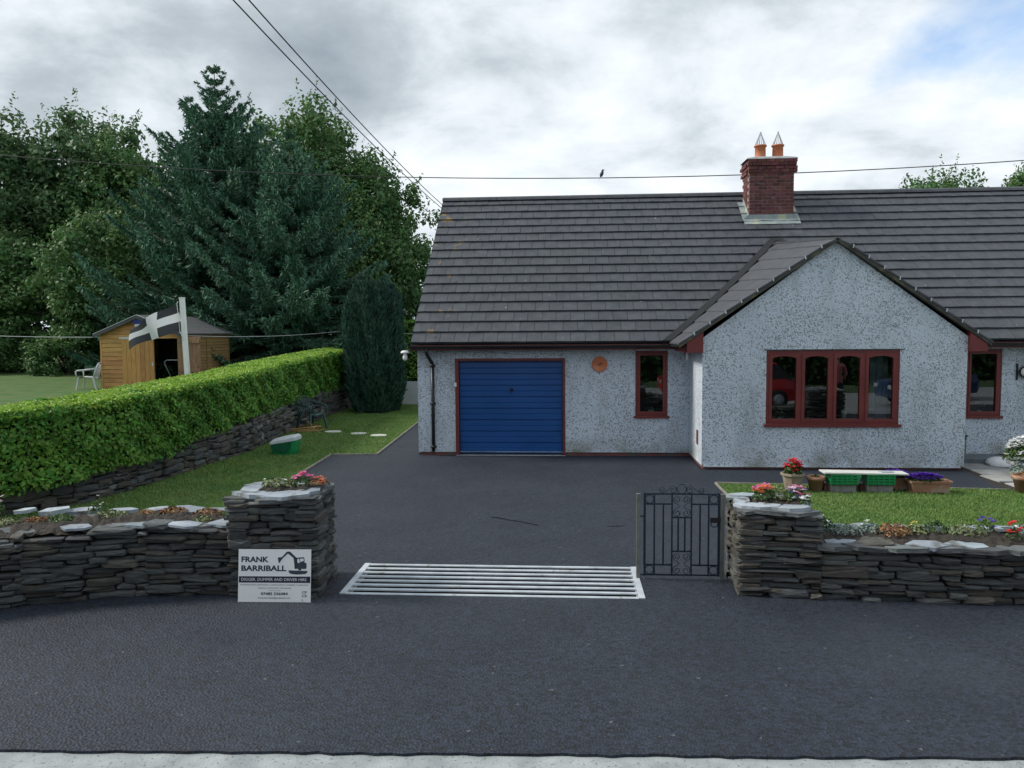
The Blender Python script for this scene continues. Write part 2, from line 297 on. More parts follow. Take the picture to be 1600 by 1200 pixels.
M['render'] = mat('painted_render', (.50,.54,.57), (.58,.61,.63), rough=.9, scale=2, bump=.004)
M['flagw'] = mat('white_cloth', (.72,.74,.78), (.78,.80,.82), rough=.9, scale=3, transl=.3)
M['flagb'] = mat('black_cloth', (.040,.044,.05), (.06,.065,.072), rough=.9, scale=3, transl=.1)
M['cable'] = mat('cable', (.03,.032,.035), (.04,.042,.045), rough=.6)
M['bluep'] = mat('blue_casing', (.015,.03,.16), (.02,.04,.2), rough=.4)
M['paver'] = mat('patio_stone', (.25,.26,.26), (.40,.41,.40), rough=.85, scale=3, bump=.01, objvar=.25)
M['step'] = mat('stepping_stone', (.52,.53,.48), (.62,.63,.57), rough=.85, scale=5, bump=.004, objvar=.1)
M['edge'] = mat('edging_board', (.20,.19,.17), (.30,.28,.25), rough=.9, scale=5)
M['tar'] = mat('wet_tar', (.008,.008,.010), (.012,.012,.014), rough=.35)
M['curtain'] = mat('curtain', (.28,.36,.46), (.36,.44,.54), rough=.9, scale=3)
for k_, c_ in dict(pred=(.55,.02,.03), ppink=(.70,.16,.34), ppurple=(.10,.03,.38), pwhite=(.78,.79,.80), porange=(.62,.16,.06), pyellow=(.55,.50,.12), ppale=(.62,.46,.56), pcoral=(.68,.25,.20)).items():
    M[k_] = mat('petal_'+k_[1:], c_, tuple(min(1, x*1.25) for x in c_), rough=.7, scale=20, transl=.2)
M['pl'] = mat('plant_leaf', (.05,.11,.03), (.09,.16,.05), rough=.6, scale=8, island=.35, transl=.2)
M['pls'] = mat('succulent_leaf', (.14,.20,.09), (.24,.27,.12), rough=.6, scale=9, island=.3)
M['plg'] = mat('grey_green_leaf', (.16,.23,.20), (.25,.32,.28), rough=.7, scale=9, island=.3)
M['plr'] = mat('russet_leaf', (.22,.11,.05), (.32,.18,.08), rough=.7, scale=9, island=.35)
M['carr'] = mat('red_car_paint', (.45,.012,.016), (.45,.012,.016), rough=.25, spec=.6)
M['carb'] = mat('blue_car_paint', (.02,.05,.13), (.02,.05,.13), rough=.25, spec=.6)
M['rubber'] = mat('tyre_rubber', (.018,.018,.018), (.025,.025,.025), rough=.9)
M['skin'] = mat('skin', (.50,.30,.22), (.54,.33,.25), rough=.6)
M['shirt'] = mat('pink_shirt', (.48,.16,.17), (.55,.20,.20), rough=.9)
M['jeans'] = mat('dark_jeans', (.03,.04,.07), (.045,.055,.09), rough=.9)
M['hair'] = mat('grey_hair', (.45,.44,.42), (.55,.54,.52), rough=.8)
# ------------------------------------------------------------------ ground
GX0, GX1, GY0, GY1 = -2.16, .74, 7.06, 8.02     # cattle grid opening
def wavy(a, b, n, amp):
    return [(a[0]+(b[0]-a[0])*i/n, a[1]+(b[1]-a[1])*i/n+(random.uniform(-amp, amp) if 0 < i < n else 0)) for i in range(n+1)]
mb = MB(); mb.face([(-1500,-1500,-.45),(1500,-1500,-.45),(1500,1500,-.45),(-1500,1500,-.45)]); struct('ground', mb, M['far'])
mb = MB(); mb.face([(-60,-3.2,-.012),(60,-3.2,-.012),(60,4.9,-.012),(-60,4.9,-.012)]); struct('road', mb, M['road'])
outer = wavy((-60,3.2), (-3.4,4.25), 30, .01)+wavy((-3.4,4.25), (2.7,4.5), 70, .012)+wavy((2.7,4.5), (60,5.4), 30, .01)[1:]
outer += [(60,7.6),(8.2,7.6),(2.6,7.75),(2.43,10.4),(2.44,12.54),(6.72,12.14),(6.9,13.1),(7.0,13.9),(7.0,15.4),(-3.0,15.4),(-3.0,25.9),(-4.15,25.9),(-4.06,21.0),(-3.84,15.32),(-4.77,15.24),(-4.66,12.6),(-4.5,7.6),(-60,7.0)]
def fill(loops, z):
    bm = bmesh.new(); ed = []
    for lp in loops:
        vsx = [bm.verts.new((x, y, z)) for x, y in lp]
        ed += [bm.edges.new((vsx[i], vsx[(i+1) % len(vsx)])) for i in range(len(vsx))]
    bmesh.ops.triangle_fill(bm, use_beauty=True, use_dissolve=False, edges=ed)
    bmesh.ops.recalc_face_normals(bm, faces=bm.faces)
    if sum(f.normal.z for f in bm.faces) < 0: bmesh.ops.reverse_faces(bm, faces=bm.faces)
    # a little lip down to the old surface
    for e in [e for e in bm.edges if len(e.link_faces) == 1]:
        r = bmesh.ops.extrude_edge_only(bm, edges=[e]); 
        for v in r['geom']:
            if isinstance(v, bmesh.types.BMVert): v.co.z -= .05
    me = bpy.data.meshes.new('sheet'); bm.to_mesh(me); bm.free(); return me
o = put('driveway', fill([outer, [(GX0,GY0),(GX1,GY0),(GX1,GY1),(GX0,GY1)]], .006), M['tarmac']); o['kind'] = 'structure'
# lawns (sheet + blades)
LAWN_L = [(-4.77,15.24),(-3.84,15.32),(-4.06,21.0),(-4.15,25.9),(-7.5,26.1),(-7.4,22),(-7.0,18.4),(-6.75,15.8),(-6.9,14),(-7.3,11.2),(-8.6,9.2),(-9.4,7.2),(-4.5,7.2),(-4.66,12.6)]
LAWN_R = [(2.44,12.54),(2.43,10.4),(2.5,7.6),(60,7.4),(60,12.0),(6.85,12.13)]
for lp in (LAWN_L, LAWN_R):
    o = put('lawn', fill([lp], .014), M['turf']); o['kind'] = 'structure'
def inpoly(px, py, poly):
    r = np.zeros(len(px), bool); n = len(poly)
    for i in range(n):
        (x1, y1), (x2, y2) = poly[i], poly[(i+1) % n]
        c = ((y1 > py) != (y2 > py)) & (px < (x2-x1)*(py-y1)/(y2-y1+1e-12)+x1); r ^= c
    return r
def blades(poly, n, z, hmin, hmax, ybias, name, label):
    xs = [p[0] for p in poly]; ys = [p[1] for p in poly]
    px = rng.uniform(min(xs), max(xs), n*3); py = min(ys)+(max(ys)-min(ys))*rng.uniform(0, 1, n*3)**ybias
    k = inpoly(px, py, poly); px = px[k][:n]; py = py[k][:n]; m_ = len(px)
    a = rng.uniform(0, 2*np.pi, m_); w = rng.uniform(.003, .006, m_)*(1+.05*py); h = rng.uniform(hmin, hmax, m_)
    cl = np.sin(px*3.1+np.sin(py*2.3)*2)*np.sin(py*2.7+px)*.25+1; h *= cl
    ta = rng.uniform(0, 2*np.pi, m_); tl = rng.uniform(.3, 1.3, m_)*h
    v = np.empty((m_, 3, 3)); v[:, 0] = np.c_[px-np.cos(a)*w, py-np.sin(a)*w, np.full(m_, z)]; v[:, 1] = np.c_[px+np.cos(a)*w, py+np.sin(a)*w, np.full(m_, z)]
    v[:, 2] = np.c_[px+np.cos(ta)*tl, py+np.sin(ta)*tl, z+h]
    o = put(name, npmesh(name, v, 3), M['blade']); o['kind'] = 'stuff'; o['label'] = label
blades(LAWN_L, 120000, .012, .018, .045, 1.3, 'grass', 'short mown grass between the hedge and the drive')
blades([(2.46,12.5),(2.46,7.9),(9,7.7),(9,11.97),(6.85,12.1)], 110000, .012, .018, .045, 1, 'grass', 'short mown front lawn before the bungalow')
# upper garden behind the retaining walls
up_poly = [(-9.9,5.5),(-9.0,8.6),(-7.75,10.9),(-7.2,14),(-7.1,15.8),(-7.3,18.4),(-7.5,21.7),(-7.5,26.2),(16,26.2),(60,26.2),(60,120),(-120,120),(-120,5.5)]
def upz(x, y): return .70+min(max((y-10)/12, 0), 1)*.2+min(max((y-24)/40, 0), 1)*.4
bm = bmesh.new(); vsx = [bm.verts.new((x, y, upz(x, y))) for x, y in up_poly]; bm.faces.new(vsx); bmesh.ops.triangulate(bm, faces=bm.faces)
bmesh.ops.subdivide_edges(bm, edges=bm.edges, cuts=4, use_grid_fill=True)
for v in bm.verts: v.co.z = upz(v.co.x, v.co.y)
me = bpy.data.meshes.new('upper_lawn'); bm.to_mesh(me); bm.free(); o = put('upper_lawn', me, M['turf']); o['kind'] = 'structure'
mb = MB()
for a, b in (((-4.66,7.7),(-4.66,12.6)),((-4.66,12.6),(-4.77,15.24)),((-4.77,15.24),(-3.84,15.32)),((-3.84,15.32),(-4.06,21)),((-4.06,21),(-4.15,25.9)),((2.43,8.1),(2.43,12.54)),((2.43,12.54),(6.8,12.13))):
    A, B = Vector((*a, 0)), Vector((*b, 0)); d = (B-A).normalized(); nrm = Vector((-d.y, d.x, 0))
    mb.obox((A+B)/2+Vector((0,0,.012)), (B-A)/2, nrm*.013, Vector((0,0,.024)))
struct('edging', mb, M['edge'])
# tar streaks on the drive
for pts in ([(-1.03,10.16),(-.95,10.14),(-.72,9.98),(-.60,9.93),(-.42,9.78),(-.36,9.76)], [(-1.15,10.65),(-1.02,10.7)], [(.52,9.72),(.66,9.75),(.72,9.74)], [(.80,10.1),(.86,10.1)]):
    mb = MB(); P = []; Q = []
    for i, (x, y) in enumerate(pts):
        w = random.uniform(.012, .03)*(0.3 if i in (0, len(pts)-1) else 1); P.append((x, y-w, .0105)); Q.append((x+.02, y+w, .0105))
    for i in range(len(P)-1): mb.face([P[i], P[i+1], Q[i+1], Q[i]])
    struct('tar_mark', mb, M['tar'])
# patio of irregular slabs
mb = MB(); mb.face([(6.7,12.16,.002),(14,12.0,.002),(14,15.3,.002),(6.95,15.3,.002)]); patio = struct('patio', mb, M['soil'])
y = 12.22; r_i = 0
while y < 15.2:
    h = random.uniform(.45, .7); x = 6.98+max(0, (y-12.2))*.08-(r_i % 2)*.05
    while x < 10.5:
        w = random.uniform(.5, .95); j = lambda: random.uniform(-.05, .05)
        pl = [(x+.02+j()*.5, y+.02+j(), 0), (x+w*.5, y+j()*.6, 0), (x+w-.02+j()*.5, y+.02+j(), 0), (x+w-.02+j(), y+h-.02+j(), 0), (x+w*.4, y+h-.01+j()*.6, 0), (x+.02+j(), y+h-.02+j(), 0)]
        t = MB(); t.prism([(p[0], p[1], .004) for p in pl][::-1], (0,0,random.uniform(.012, .02))); part('paving_slab', t, M['paver'], patio); x += w
    y += h; r_i += 1
# ------------------------------------------------------------------ bungalow
YG, YF = 15.3, 13.85; XL, XR = -2.97, 12.0; YB = 23.4
HB = thing('bungalow', (4.5,15.3,0), 'white pebbledashed bungalow with grey tiled roof, gabled bay and blue garage door', 'house')
def holed(mb, x0, x1, z0, z1, y, holes, depth, top=None):
    xs = sorted({x0, x1}|{h[0] for h in holes}|{h[1] for h in holes}); zs = sorted({z0, z1}|{h[2] for h in holes}|{h[3] for h in holes})
    for i in range(len(xs)-1):
        for k in range(len(zs)-1):
            cx, cz = (xs[i]+xs[i+1])/2, (zs[k]+zs[k+1])/2
            if any(h[0] < cx < h[1] and h[2] < cz < h[3] for h in holes): continue
            mb.face([(xs[i],y,zs[k]),(xs[i+1],y,zs[k]),(xs[i+1],y,zs[k+1]),(xs[i],y,zs[k+1])])
    for a, b, c, d in holes:
        mb.face([(a,y,c),(a,y,d),(a,y+depth,d),(a,y+depth,c)]); mb.face([(b,y,d),(b,y,c),(b,y+depth,c),(b,y+depth,d)])
        mb.face([(a,y,d),(b,y,d),(b,y+depth,d),(a,y+depth,d)]); mb.face([(a,y,c),(a,y+depth,c),(b,y+depth,c),(b,y,c)])
GD = (-2.21, .0, -.02, 1.965); W1 = (1.385, 2.02, .80, 2.10); W2 = (3.55, 5.84, .81, 2.13); W3 = (7.69, 8.345, .80, 2.10)
mb = MB(); ZB = .075; ZE = 2.22
holed(mb, XL, 2.435, ZB, ZE, YG, [(GD[0], GD[1], ZB, GD[3]), W1], .16); holed(mb, 6.97, XR, ZB, ZE, YG, [W3], .16)
for hx in (GD[0], GD[1]): pass
mb.face([(XL,YB,ZB),(XL,YG,ZB),(XL,YG,ZE),(XL,19.35,5.62),(XL,YB,ZE)]); mb.face([(XR,YG,ZB),(XR,YB,ZB),(XR,YB,ZE),(XR,19.35,5.62),(XR,YG,ZE)]); mb.face([(XR,YB,ZB),(XL,YB,ZB),(XL,YB,ZE),(XR,YB,ZE)])
part('wall', mb, M['dash'], HB)
GC, GZ = 4.70, 4.02
mb = MB(); holed(mb, 2.435, 6.97, ZB, 2.36, YF, [W2], .13); mb.face([(2.435,YF,2.36),(6.97,YF,2.36),(GC,YF,GZ)])
mb.face([(2.435,YG,ZB),(2.435,YF,ZB),(2.435,YF,2.36),(2.435,YG,2.36)]); mb.face([(6.97,YF,ZB),(6.97,YG,ZB),(6.97,YG,2.36),(6.97,YF,2.36)])
part('gable_wall', mb, M['dash'], HB)
mb = MB()
for a, b in (((XL+.03,YG+.03),(GD[0],YG+.2)),((GD[1],YG+.03),(2.46,YG+.2)),((6.94,YG+.03),(XR-.03,YG+.2))): mb.box((a[0],a[1],-.1),(b[0],b[1],ZB+.01))
mb.box((2.465,YF+.03,-.1),(6.94,YF+.2,ZB+.01)); mb.box((2.465,YF+.2,-.1),(2.6,YG+.03,ZB+.01)); mb.box((6.8,YF+.2,-.1),(6.94,YG+.03,ZB+.01)); mb.box((XL+.03,YG+.2,-.1),(XL+.2,YB,ZB+.01))
part('plinth', mb, M['plinth'], HB)
mb = MB(); mb.box((GD[0],YG-.03,-.03),(GD[1],YG+.25,.014)); part('threshold', mb, M['cement'], HB)
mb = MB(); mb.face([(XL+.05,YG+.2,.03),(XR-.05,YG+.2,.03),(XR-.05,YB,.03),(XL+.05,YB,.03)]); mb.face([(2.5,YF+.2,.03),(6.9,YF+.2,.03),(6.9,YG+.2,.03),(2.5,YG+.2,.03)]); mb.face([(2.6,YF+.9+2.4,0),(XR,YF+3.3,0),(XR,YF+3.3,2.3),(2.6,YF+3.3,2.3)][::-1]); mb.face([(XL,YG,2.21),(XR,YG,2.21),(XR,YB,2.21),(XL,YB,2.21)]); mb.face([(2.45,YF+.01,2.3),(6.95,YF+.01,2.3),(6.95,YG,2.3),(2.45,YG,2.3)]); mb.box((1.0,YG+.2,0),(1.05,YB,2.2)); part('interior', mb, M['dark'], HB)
mb = MB(); mb.box((2.47,YF-.035,.055),(6.9,YF-.001,.073)); part('bell_drip', mb, M['dash'], HB)
# garage door
D = put('garage_door', (lambda b: b.mesh('garage_door', HB.location))(MB().box((GD[0]+.075,YG+.10,.02),(GD[1]-.05,YG+.13,1.90))), M['blue'], HB)
D['label'] = 'blue up-and-over garage door'
nP = 8; zh = (1.885-.025)/nP
for i in range(nP):
    z0 = .025+i*zh; x0, x1 = GD[0]+.085, GD[1]-.06; t = MB(); yb = YG+.10
    prof = [(0,z0+.004),(-.022,z0+.012),(-.022,z0+zh*.46),(-.013,z0+zh*.5),(-.022,z0+zh*.54),(-.022,z0+zh-.012),(0,z0+zh-.004)]
    for k in range(len(prof)-1): t.face([(x0,yb+prof[k][0],prof[k][1]),(x1,yb+prof[k][0],prof[k][1]),(x1,yb+prof[k+1][0],prof[k+1][1]),(x0,yb+prof[k+1][0],prof[k+1][1])])
    for xx in (x0, x1): t.face([(xx,yb+p[0],p[1]) for p in prof])
    part('panel', t, M['blue'], D)
t = MB(); t.lathe([(.0,0),(.034,0),(.034,.012),(.015,.016),(.013,.045),(.022,.05),(.022,.06),(0,.062)], n=14)
t.v = [(x+GD[0]+1.13, YG+.078-z, y+1.335) for x, y, z in t.v]; t.obox((GD[0]+1.13,YG+.03,1.30),(.009,0,0),(0,.008,0),(0,0,.045)); part('handle', t, M['black'], D)
mb = MB(); mb.box((GD[0]+.002,YG-.008,0.016),(GD[0]+.073,YG+.12,1.962)); mb.box((GD[1]-.048,YG-.008,.016),(GD[1]-.002,YG+.12,1.962)); mb.box((GD[0]+.073,YG-.004,1.915),(GD[1]-.048,YG+.12,1.962)); part('door_frame', mb, M['red'], HB)
mb = MB(); mb.box((GD[0]-.012,YG-.035,1.40),(GD[0]+.03,YG-.008,1.48)); part('door_sensor', mb, M['white'], HB)
# windows
def window(x0, x1, z0, z1, y, n, arched):
    Wn = put('window', MB().box((x0-.03,y-.045,z0-.035),(x1+.03,y+.1,z0+.012)).mesh('window', HB.location), M['red'], HB)   # sill
    fr = MB(); f = .05; y0, y1 = y+.015, y+.085
    fr.box((x0+.002,y0,z0+.013),(x0+f,y1,z1-.002)); fr.box((x1-f,y0,z0+.013),(x1-.002,y1,z1-.002)); fr.box((x0+f,y0+.002,z1-f),(x1-f,y1,z1-.002)); fr.box((x0+f,y0+.002,z0+.013),(x1-f,y1,z0+f))
    w = (x1-x0-2*f)/n
    for i in range(1, n): fr.box((x0+f+i*w-.018,y0+.003,z0+f),(x0+f+i*w+.018,y1,z1-f))
    part('frame', fr, M['red'], Wn)
    for i in range(n):
        a = x0+f+i*w+(.020 if i else .002); b = x0+f+(i+1)*w-(.020 if i < n-1 else .002); c, d = z0+f+.002, z1-f-.002; s_ = MB(); q = .055 if arched else .042; yy0, yy1 = y0-.008, y1-.02
        s_.box((a,yy0,c),(a+q,yy1,d)); s_.box((b-q,yy0,c),(b,yy1,d)); s_.box((a+q,yy0+.001,c),(b-q,yy1,c+q))
        if arched:
            P = [(b-q,d),(a+q,d)]+[(a+q+(b-a-2*q)*k/8, d-q-.035+.04*math.sin(math.pi*k/8)**.7) for k in range(9)]
            s_.prism([(px,yy0+.001,pz) for px, pz in P][::-1], (0,yy1-yy0,0))
        else: s_.box((a+q,yy0+.001,d-q),(b-q,yy1,d))
        part('sash', s_, M['red'], Wn)
        g_ = MB(); g_.face([(a+q-.01,y0+.03,c+q-.01),(b-q+.01,y0+.03,c+q-.01),(b-q+.01,y0+.03,d-.02),(a+q-.01,y0+.03,d-.02)]); part('pane', g_, M['glass'], Wn)
    sl = MB(); sl.box((x0,y+.1,z0-.02),(x1,y+.34,z0+.035)); part('inner_sill', sl, M['white'], Wn)
    return Wn
window(*W1, YG, 1, False); wb = window(*W2, YF, 4, True); window(*W3, YG, 1, False)
mb = MB(); mb.box((W2[0]-.05,YF-.012,W2[3]+.004),(W2[1]+.07,YF+.05,W2[3]+.018)); part('drip_strip', mb, M['black'], HB)
def curtain(x0, x1, y, z0, z1):
    t = MB(); n = 24; P = [(x0+(x1-x0)*i/n, y+.035*math.sin(i*1.35)+.01*math.sin(i*.6)) for i in range(n+1)]
    for i in range(n): t.face([(P[i][0],P[i][1],z0),(P[i+1][0],P[i+1][1],z0),(P[i+1][0],P[i+1][1],z1),(P[i][0],P[i][1],z1)], True)
    o = part('curtain', t, M['curtain'], HB)
curtain(5.50, 5.82, YF+.42, .5, 2.15); curtain(3.57, 3.68, YF+.42, .5, 2.15)
# ---- main roof
EY, EZ, RY, RZ = 14.95, 2.27, 19.35, 5.79; SL = math.hypot(RY-EY, RZ-EZ); PA = math.atan2(RZ-EZ, RY-EY)
sdir = Vector((0, math.cos(PA), math.sin(PA))); ndir = Vector((0, -math.sin(PA), math.cos(PA)))
RX0, RX1 = -3.03, 12.3
mb = MB(); P0 = Vector((0,EY,EZ))-ndir*.06
def rp(x, s, n=0): return Vector((x,EY,EZ))+sdir*s+ndir*n
mb.raw([rp(RX0+.02,.03,-.05),rp(RX1,.03,-.05),rp(RX1,SL,-.05),rp(RX0+.02,SL,-.05)], [(0,1,2,3)])
mb.raw([(RX0,RY,RZ-.02),(RX1,RY,RZ-.02),(RX1,2*RY-EY,EZ),(RX0,2*RY-EY,EZ)], [(0,1,2,3)])
roof = put('roof', mb.mesh('roof', HB.location), M['tile'], HB)
NC = 17; GAUGE = SL/NC; TW = .285; TL = GAUGE+.07
# gable roof surface
GE, GEL, GER = 2.24, 2.0, 7.34; GAP = 4.10; GY0_ = YF-.11
def gz(x, y):
    k = max(0, min(1, 1-(abs(x-GC)/2.7))); zl = GAP-(GC-x)*(GAP-GE)/(GC-GEL) if x < GC else GAP-(x-GC)*(GAP-GE)/(GER-GC)
    return zl+.13*k*max(0, y-GY0_)**1.0*.7
def main_z(y): return EZ+(y-EY)*(RZ-EZ)/(RY-EY)
def valley_y(x):
    lo, hi = GY0_, 20.
    for _ in range(30):
        md = (lo+hi)/2
        if gz(x, md) > main_z(md): lo = md
        else: hi = md
    return lo
def tile_mesh(w, l, seed):
    r = random.Random(seed); t = MB(); a = w/2-.0035; j = lambda s=.003: r.uniform(-s, s)
    P = [(-a,j(),.006+j(.002)),(a,j(),.006+j(.002)),(a,l,-.028),(-a,l,-.028),(-a,j(.004),.046+j(.004)),(a,j(.004),.046+j(.004)),(a,l,.004),(-a,l,.004)]
    t.raw(P, [(3,2,1,0),(4,5,6,7),(0,1,5,4),(1,2,6,5),(2,3,7,6),(3,0,4,7)]); me = t.mesh('tile'); me.materials.append(M['tile']); return me
TM = [tile_mesh(TW, TL, i) for i in range(6)]
Rm = Matrix((( 1,0,0),(0,sdir.y,ndir.y),(0,sdir.z,ndir.z))); Rm = Matrix(((1,0,0),(0,sdir.y,ndir.y),(0,sdir.z,ndir.z)))
tiles = []
for c in range(NC):
    off = (c % 2)*TW/2; x = RX0+TW/2-off
    while x < RX1+.1:
        s0 = c*GAUGE; w = 1.0; cx = x
        if x-TW/2 < RX0-.001:
            w = .5; cx = x+TW/4
        p = rp(cx, s0); py = p.y+.15
        vis = not (gz(cx, p.y) > p.z+.10 and GEL+.05 < cx < GER-.05)
        if vis:
            q = proj(p); ar = 1/((p-CAM).length**2) if -20 < q[0] < 1615 else 0
            tiles.append((ar*w, 'm', Vector(p), w, random.randrange(6), random.uniform(-.004, .004), random.uniform(-.006, .006)))
        x += TW
# gable tiles: rows climb both slopes
gt = []
for side in (-1, 1):
    ex = GEL if side < 0 else GER; run = abs(GC-ex); sl = math.hypot(run, GAP-GE); nc = 10; gg = sl/nc
    for c in range(nc):
        xa = ex+(GC-ex)*c/nc; y = GY0_; vy = valley_y(xa+(GC-ex)/nc*.5)-.02; i = 0
        while y < vy-.04:
            w = min(TW if (i or c % 2) else TW*.5, vy-y); gt.append((side, c, xa, y, w, gg, run)); y += w; i += 1
def gtile(side, xa, y, w, gg, run):
    # a slab following the surface between two heights
    ux = -side*run/math.hypot(run, GAP-GE); x1 = xa+ux*(gg+.05); t = []
    for (xx, dz) in ((xa, .035), (x1, .012)):
        for yy in (y+.002, y+w-.002):
            z = gz(xx if abs(xx-GC) > .001 else GC, yy) if (xx-GC)*side >= 0 else gz(2*GC-xx, yy)+0
            t.append(Vector((xx, yy, z+dz)))
    a, b, c_, d = t; n = Vector((0,0,-.032)); V = [a,b,d,c_,a+n,b+n,d+n,c_+n]
    F = [(0,1,2,3),(7,6,5,4),(0,4,5,1),(1,5,6,2),(2,6,7,3),(3,7,4,0)]
    if side < 0: F = [f[::-1] for f in F]
    return V, F
for side, c, xa, y, w, gg, run in gt:
    p = Vector((xa, y, gz(xa, y))); ar = (1.1 if side < 0 else .35)/((p-CAM).length**2)*w/TW
    tiles.append((ar, 'g', (side, xa, y, w, gg, run)))
tiles.sort(key=lambda t: -t[0]); rest = MB(); ntile = 0
for t in tiles:
    if t[1] == 'm':
        _, _, p, w, k, tilt, jz = t
        if ntile < 298 and t[0] > 0:
            o = put('tile', TM[k], None, roof, p-HB.location, Matrix(Rm).to_euler(), (w,1,1)); o.rotation_euler.rotate_axis('Y', tilt); ntile += 1
        else:
            me = TM[k]; rest.raw([p+Rm@Vector((v.co.x*w, v.co.y, v.co.z+jz*.3)) for v in me.vertices], [tuple(f.vertices) for f in me.polygons])
    else:
        V, F = gtile(*t[2])
        if ntile < 298: part('tile', MB().raw(V, F), M['tile'], roof); ntile += 1
        else: rest.raw(V, F)
o = part('far_tiles', rest, M['tile'], roof); o['kind'] = 'stuff'
# underside of gable roof and verge
mb = MB()
for side in (-1, 1):
    ex = GEL if side < 0 else GER; n = 12
    for i in range(n):
        xa, xb = ex+(GC-ex)*i/n, ex+(GC-ex)*(i+1)/n; ya, yb = valley_y(xa), valley_y(xb)
        f = [(xa,GY0_+.02,gz(xa,GY0_)-.03),(xb,GY0_+.02,gz(xb,GY0_)-.03),(xb,yb+.1,gz(xb,yb)-.03),(xa,ya+.1,gz(xa,ya)-.03)]
        mb.face(f if side < 0 else f[::-1])
part('gable_deck', mb, M['black'], HB)
mb = MB()
for side in (-1, 1):
    ex = (GEL+.02) if side < 0 else (GER-.02)
    A = Vector((ex, GY0_+.01, gz(ex, GY0_)-.01)); B = Vector((GC, GY0_+.01, GAP-.01)); d = (B-A)
    mb.prism([A, B, B+Vector((0,0,-.075)), A+Vector((0,0,-.05))] if side > 0 else [A, A+Vector((0,0,-.05)), B+Vector((0,0,-.075)), B], (0,.11,0))
part('verge', mb, mat('verge_mortar', (.045,.046,.042), (.085,.086,.075), rough=.95, scale=6, spots=(5, (.13,.12,.06), .58, .7)), HB)
for side in (-1, 1):
    ex = GEL if side < 0 else GER
    for c in range(1, 10):
        xa = ex+(GC-ex)*c/10; z = gz(xa, GY0_); t = MB(); t.obox((xa,GY0_-.004,z+.012),(.008,0,0),(0,.008,0),(.006*side,0,.03)); part('verge_clip', t, M['zinc'], HB)
mb = MB()
for k in range(40):     # lead valleys
    pass
for side in (-1, 1):
    ex = GEL if side < 0 else GER; P = []
    for i in range(14):
        xx = ex+(GC-ex)*i/13; yy = valley_y(xx); P.append(Vector((xx, yy, main_z(yy))))
    for i in range(13):
        a, b = P[i], P[i+1]; d = (b-a).normalized(); s = Vector((side,0,0)); h = Vector((0,0,.028))
        h = Vector((0,0,.075)); mb.face([a+s*.13+h, b+s*.13+h, b-s*.03+h*.9, a-s*.03+h*.9] if side < 0 else [a-s*.03+h*.9, b-s*.03+h*.9, b+s*.13+h, a+s*.13+h]); mb.face([a+s*.13+h, a+s*.13-h*.5, b+s*.13-h*.5, b+s*.13+h])
part('valley', mb, M['black'], HB)
# ridge caps
for i in range(34):
    x0 = RX0-.01+i*.452; t = MB(); P = []
    for k in range(7):
        a = math.pi*(.5+(k-3)*.155); P.append((math.cos(a)*.15, math.sin(a)*.12-.055))
    for k in range(6): t.face([(x0,RY+P[k][0],RZ+P[k][1]),(x0,RY+P[k+1][0],RZ+P[k+1][1]),(x0+.447,RY+P[k+1][0],RZ+P[k+1][1]),(x0+.447,RY+P[k][0],RZ+P[k][1])], True)
    t.face([(x0,RY+a,RZ+b) for a, b in P]); t.face([(x0+.447,RY+a,RZ+b) for a, b in P][::-1])
    part('ridge_tile', t, M['tile'], roof)
# left verge strip
mb = MB(); mb.raw([rp(RX0,0,.03),rp(RX0,SL,.03),rp(RX0,SL,-.06),rp(RX0,0,-.06),rp(RX0+.09,0,-.06),rp(RX0+.09,SL,-.06)], [(0,1,2,3),(3,2,5,4)]); part('verge_undercloak', mb, M['cement'], HB)
# gutters, fascia, soffit, downpipe
for x0, x1 in ((RX0-.03, 2.13), (7.22, 12.2)):
    t = MB(); n = 8; cy, cz, r = EY-.045, EZ-.045, .058
    for k in range(n):
        a, b = math.pi+math.pi*k/n, math.pi+math.pi*(k+1)/n
        for rr, fl in ((r, 0), (r-.006, 1)):
            f = [(x0,cy+rr*math.cos(a),cz+rr*math.sin(a)),(x1,cy+rr*math.cos(a),cz+rr*math.sin(a)),(x1,cy+rr*math.cos(b),cz+rr*math.sin(b)),(x0,cy+rr*math.cos(b),cz+rr*math.sin(b))]
            t.face(f if not fl else f[::-1], True)
    t.box((x0,cy-r-.004,cz-.006),(x1,cy-r+.006,cz+.004))
    for xx in (x0, x1): t.face([(xx,cy+r*math.cos(math.pi+math.pi*k/n),cz+r*math.sin(math.pi+math.pi*k/n)) for k in range(n+1)])
    part('gutter', t, M['black'], HB)
    t = MB(); t.box((x0+.03,EY+.02,2.135),(x1,EY+.045,2.24)); part('fascia', t, M['red'], HB)
    t = MB(); t.box((x0+.03,EY+.045,2.137),(x1,YG-.001,2.15)); part('soffit', t, M['red'], HB)
for side, xa, xb in ((-1, 2.15, 2.434), (1, 6.972, 7.26)):
    zt0, zt1 = gz(xa, GY0_)-.07, gz(xb, GY0_)-.07; t = MB(); t.prism([(xa,GY0_+.03,2.10),(xb,GY0_+.03,2.10),(xb,GY0_+.03,zt1),(xa,GY0_+.03,zt0)], (0,YG-GY0_-.05,0)); part('boxed_eave', t, M['red'], HB)
dp = put('downpipe', MB().tube([(-2.66,YG-.035,.09),(-2.66,YG-.035,1.0),(-2.66,YG-.035,1.83)], .034, 10).mesh('downpipe', HB.location), M['black'], HB)
part('swan_neck', MB().tube([(-2.66,YG-.035,1.80),(-2.665,YG-.05,1.88),(-2.70,EY+.02,2.03),(-2.715,EY-.04,2.10),(-2.715,EY-.045,2.19)], .036, 10), M['black'], dp)
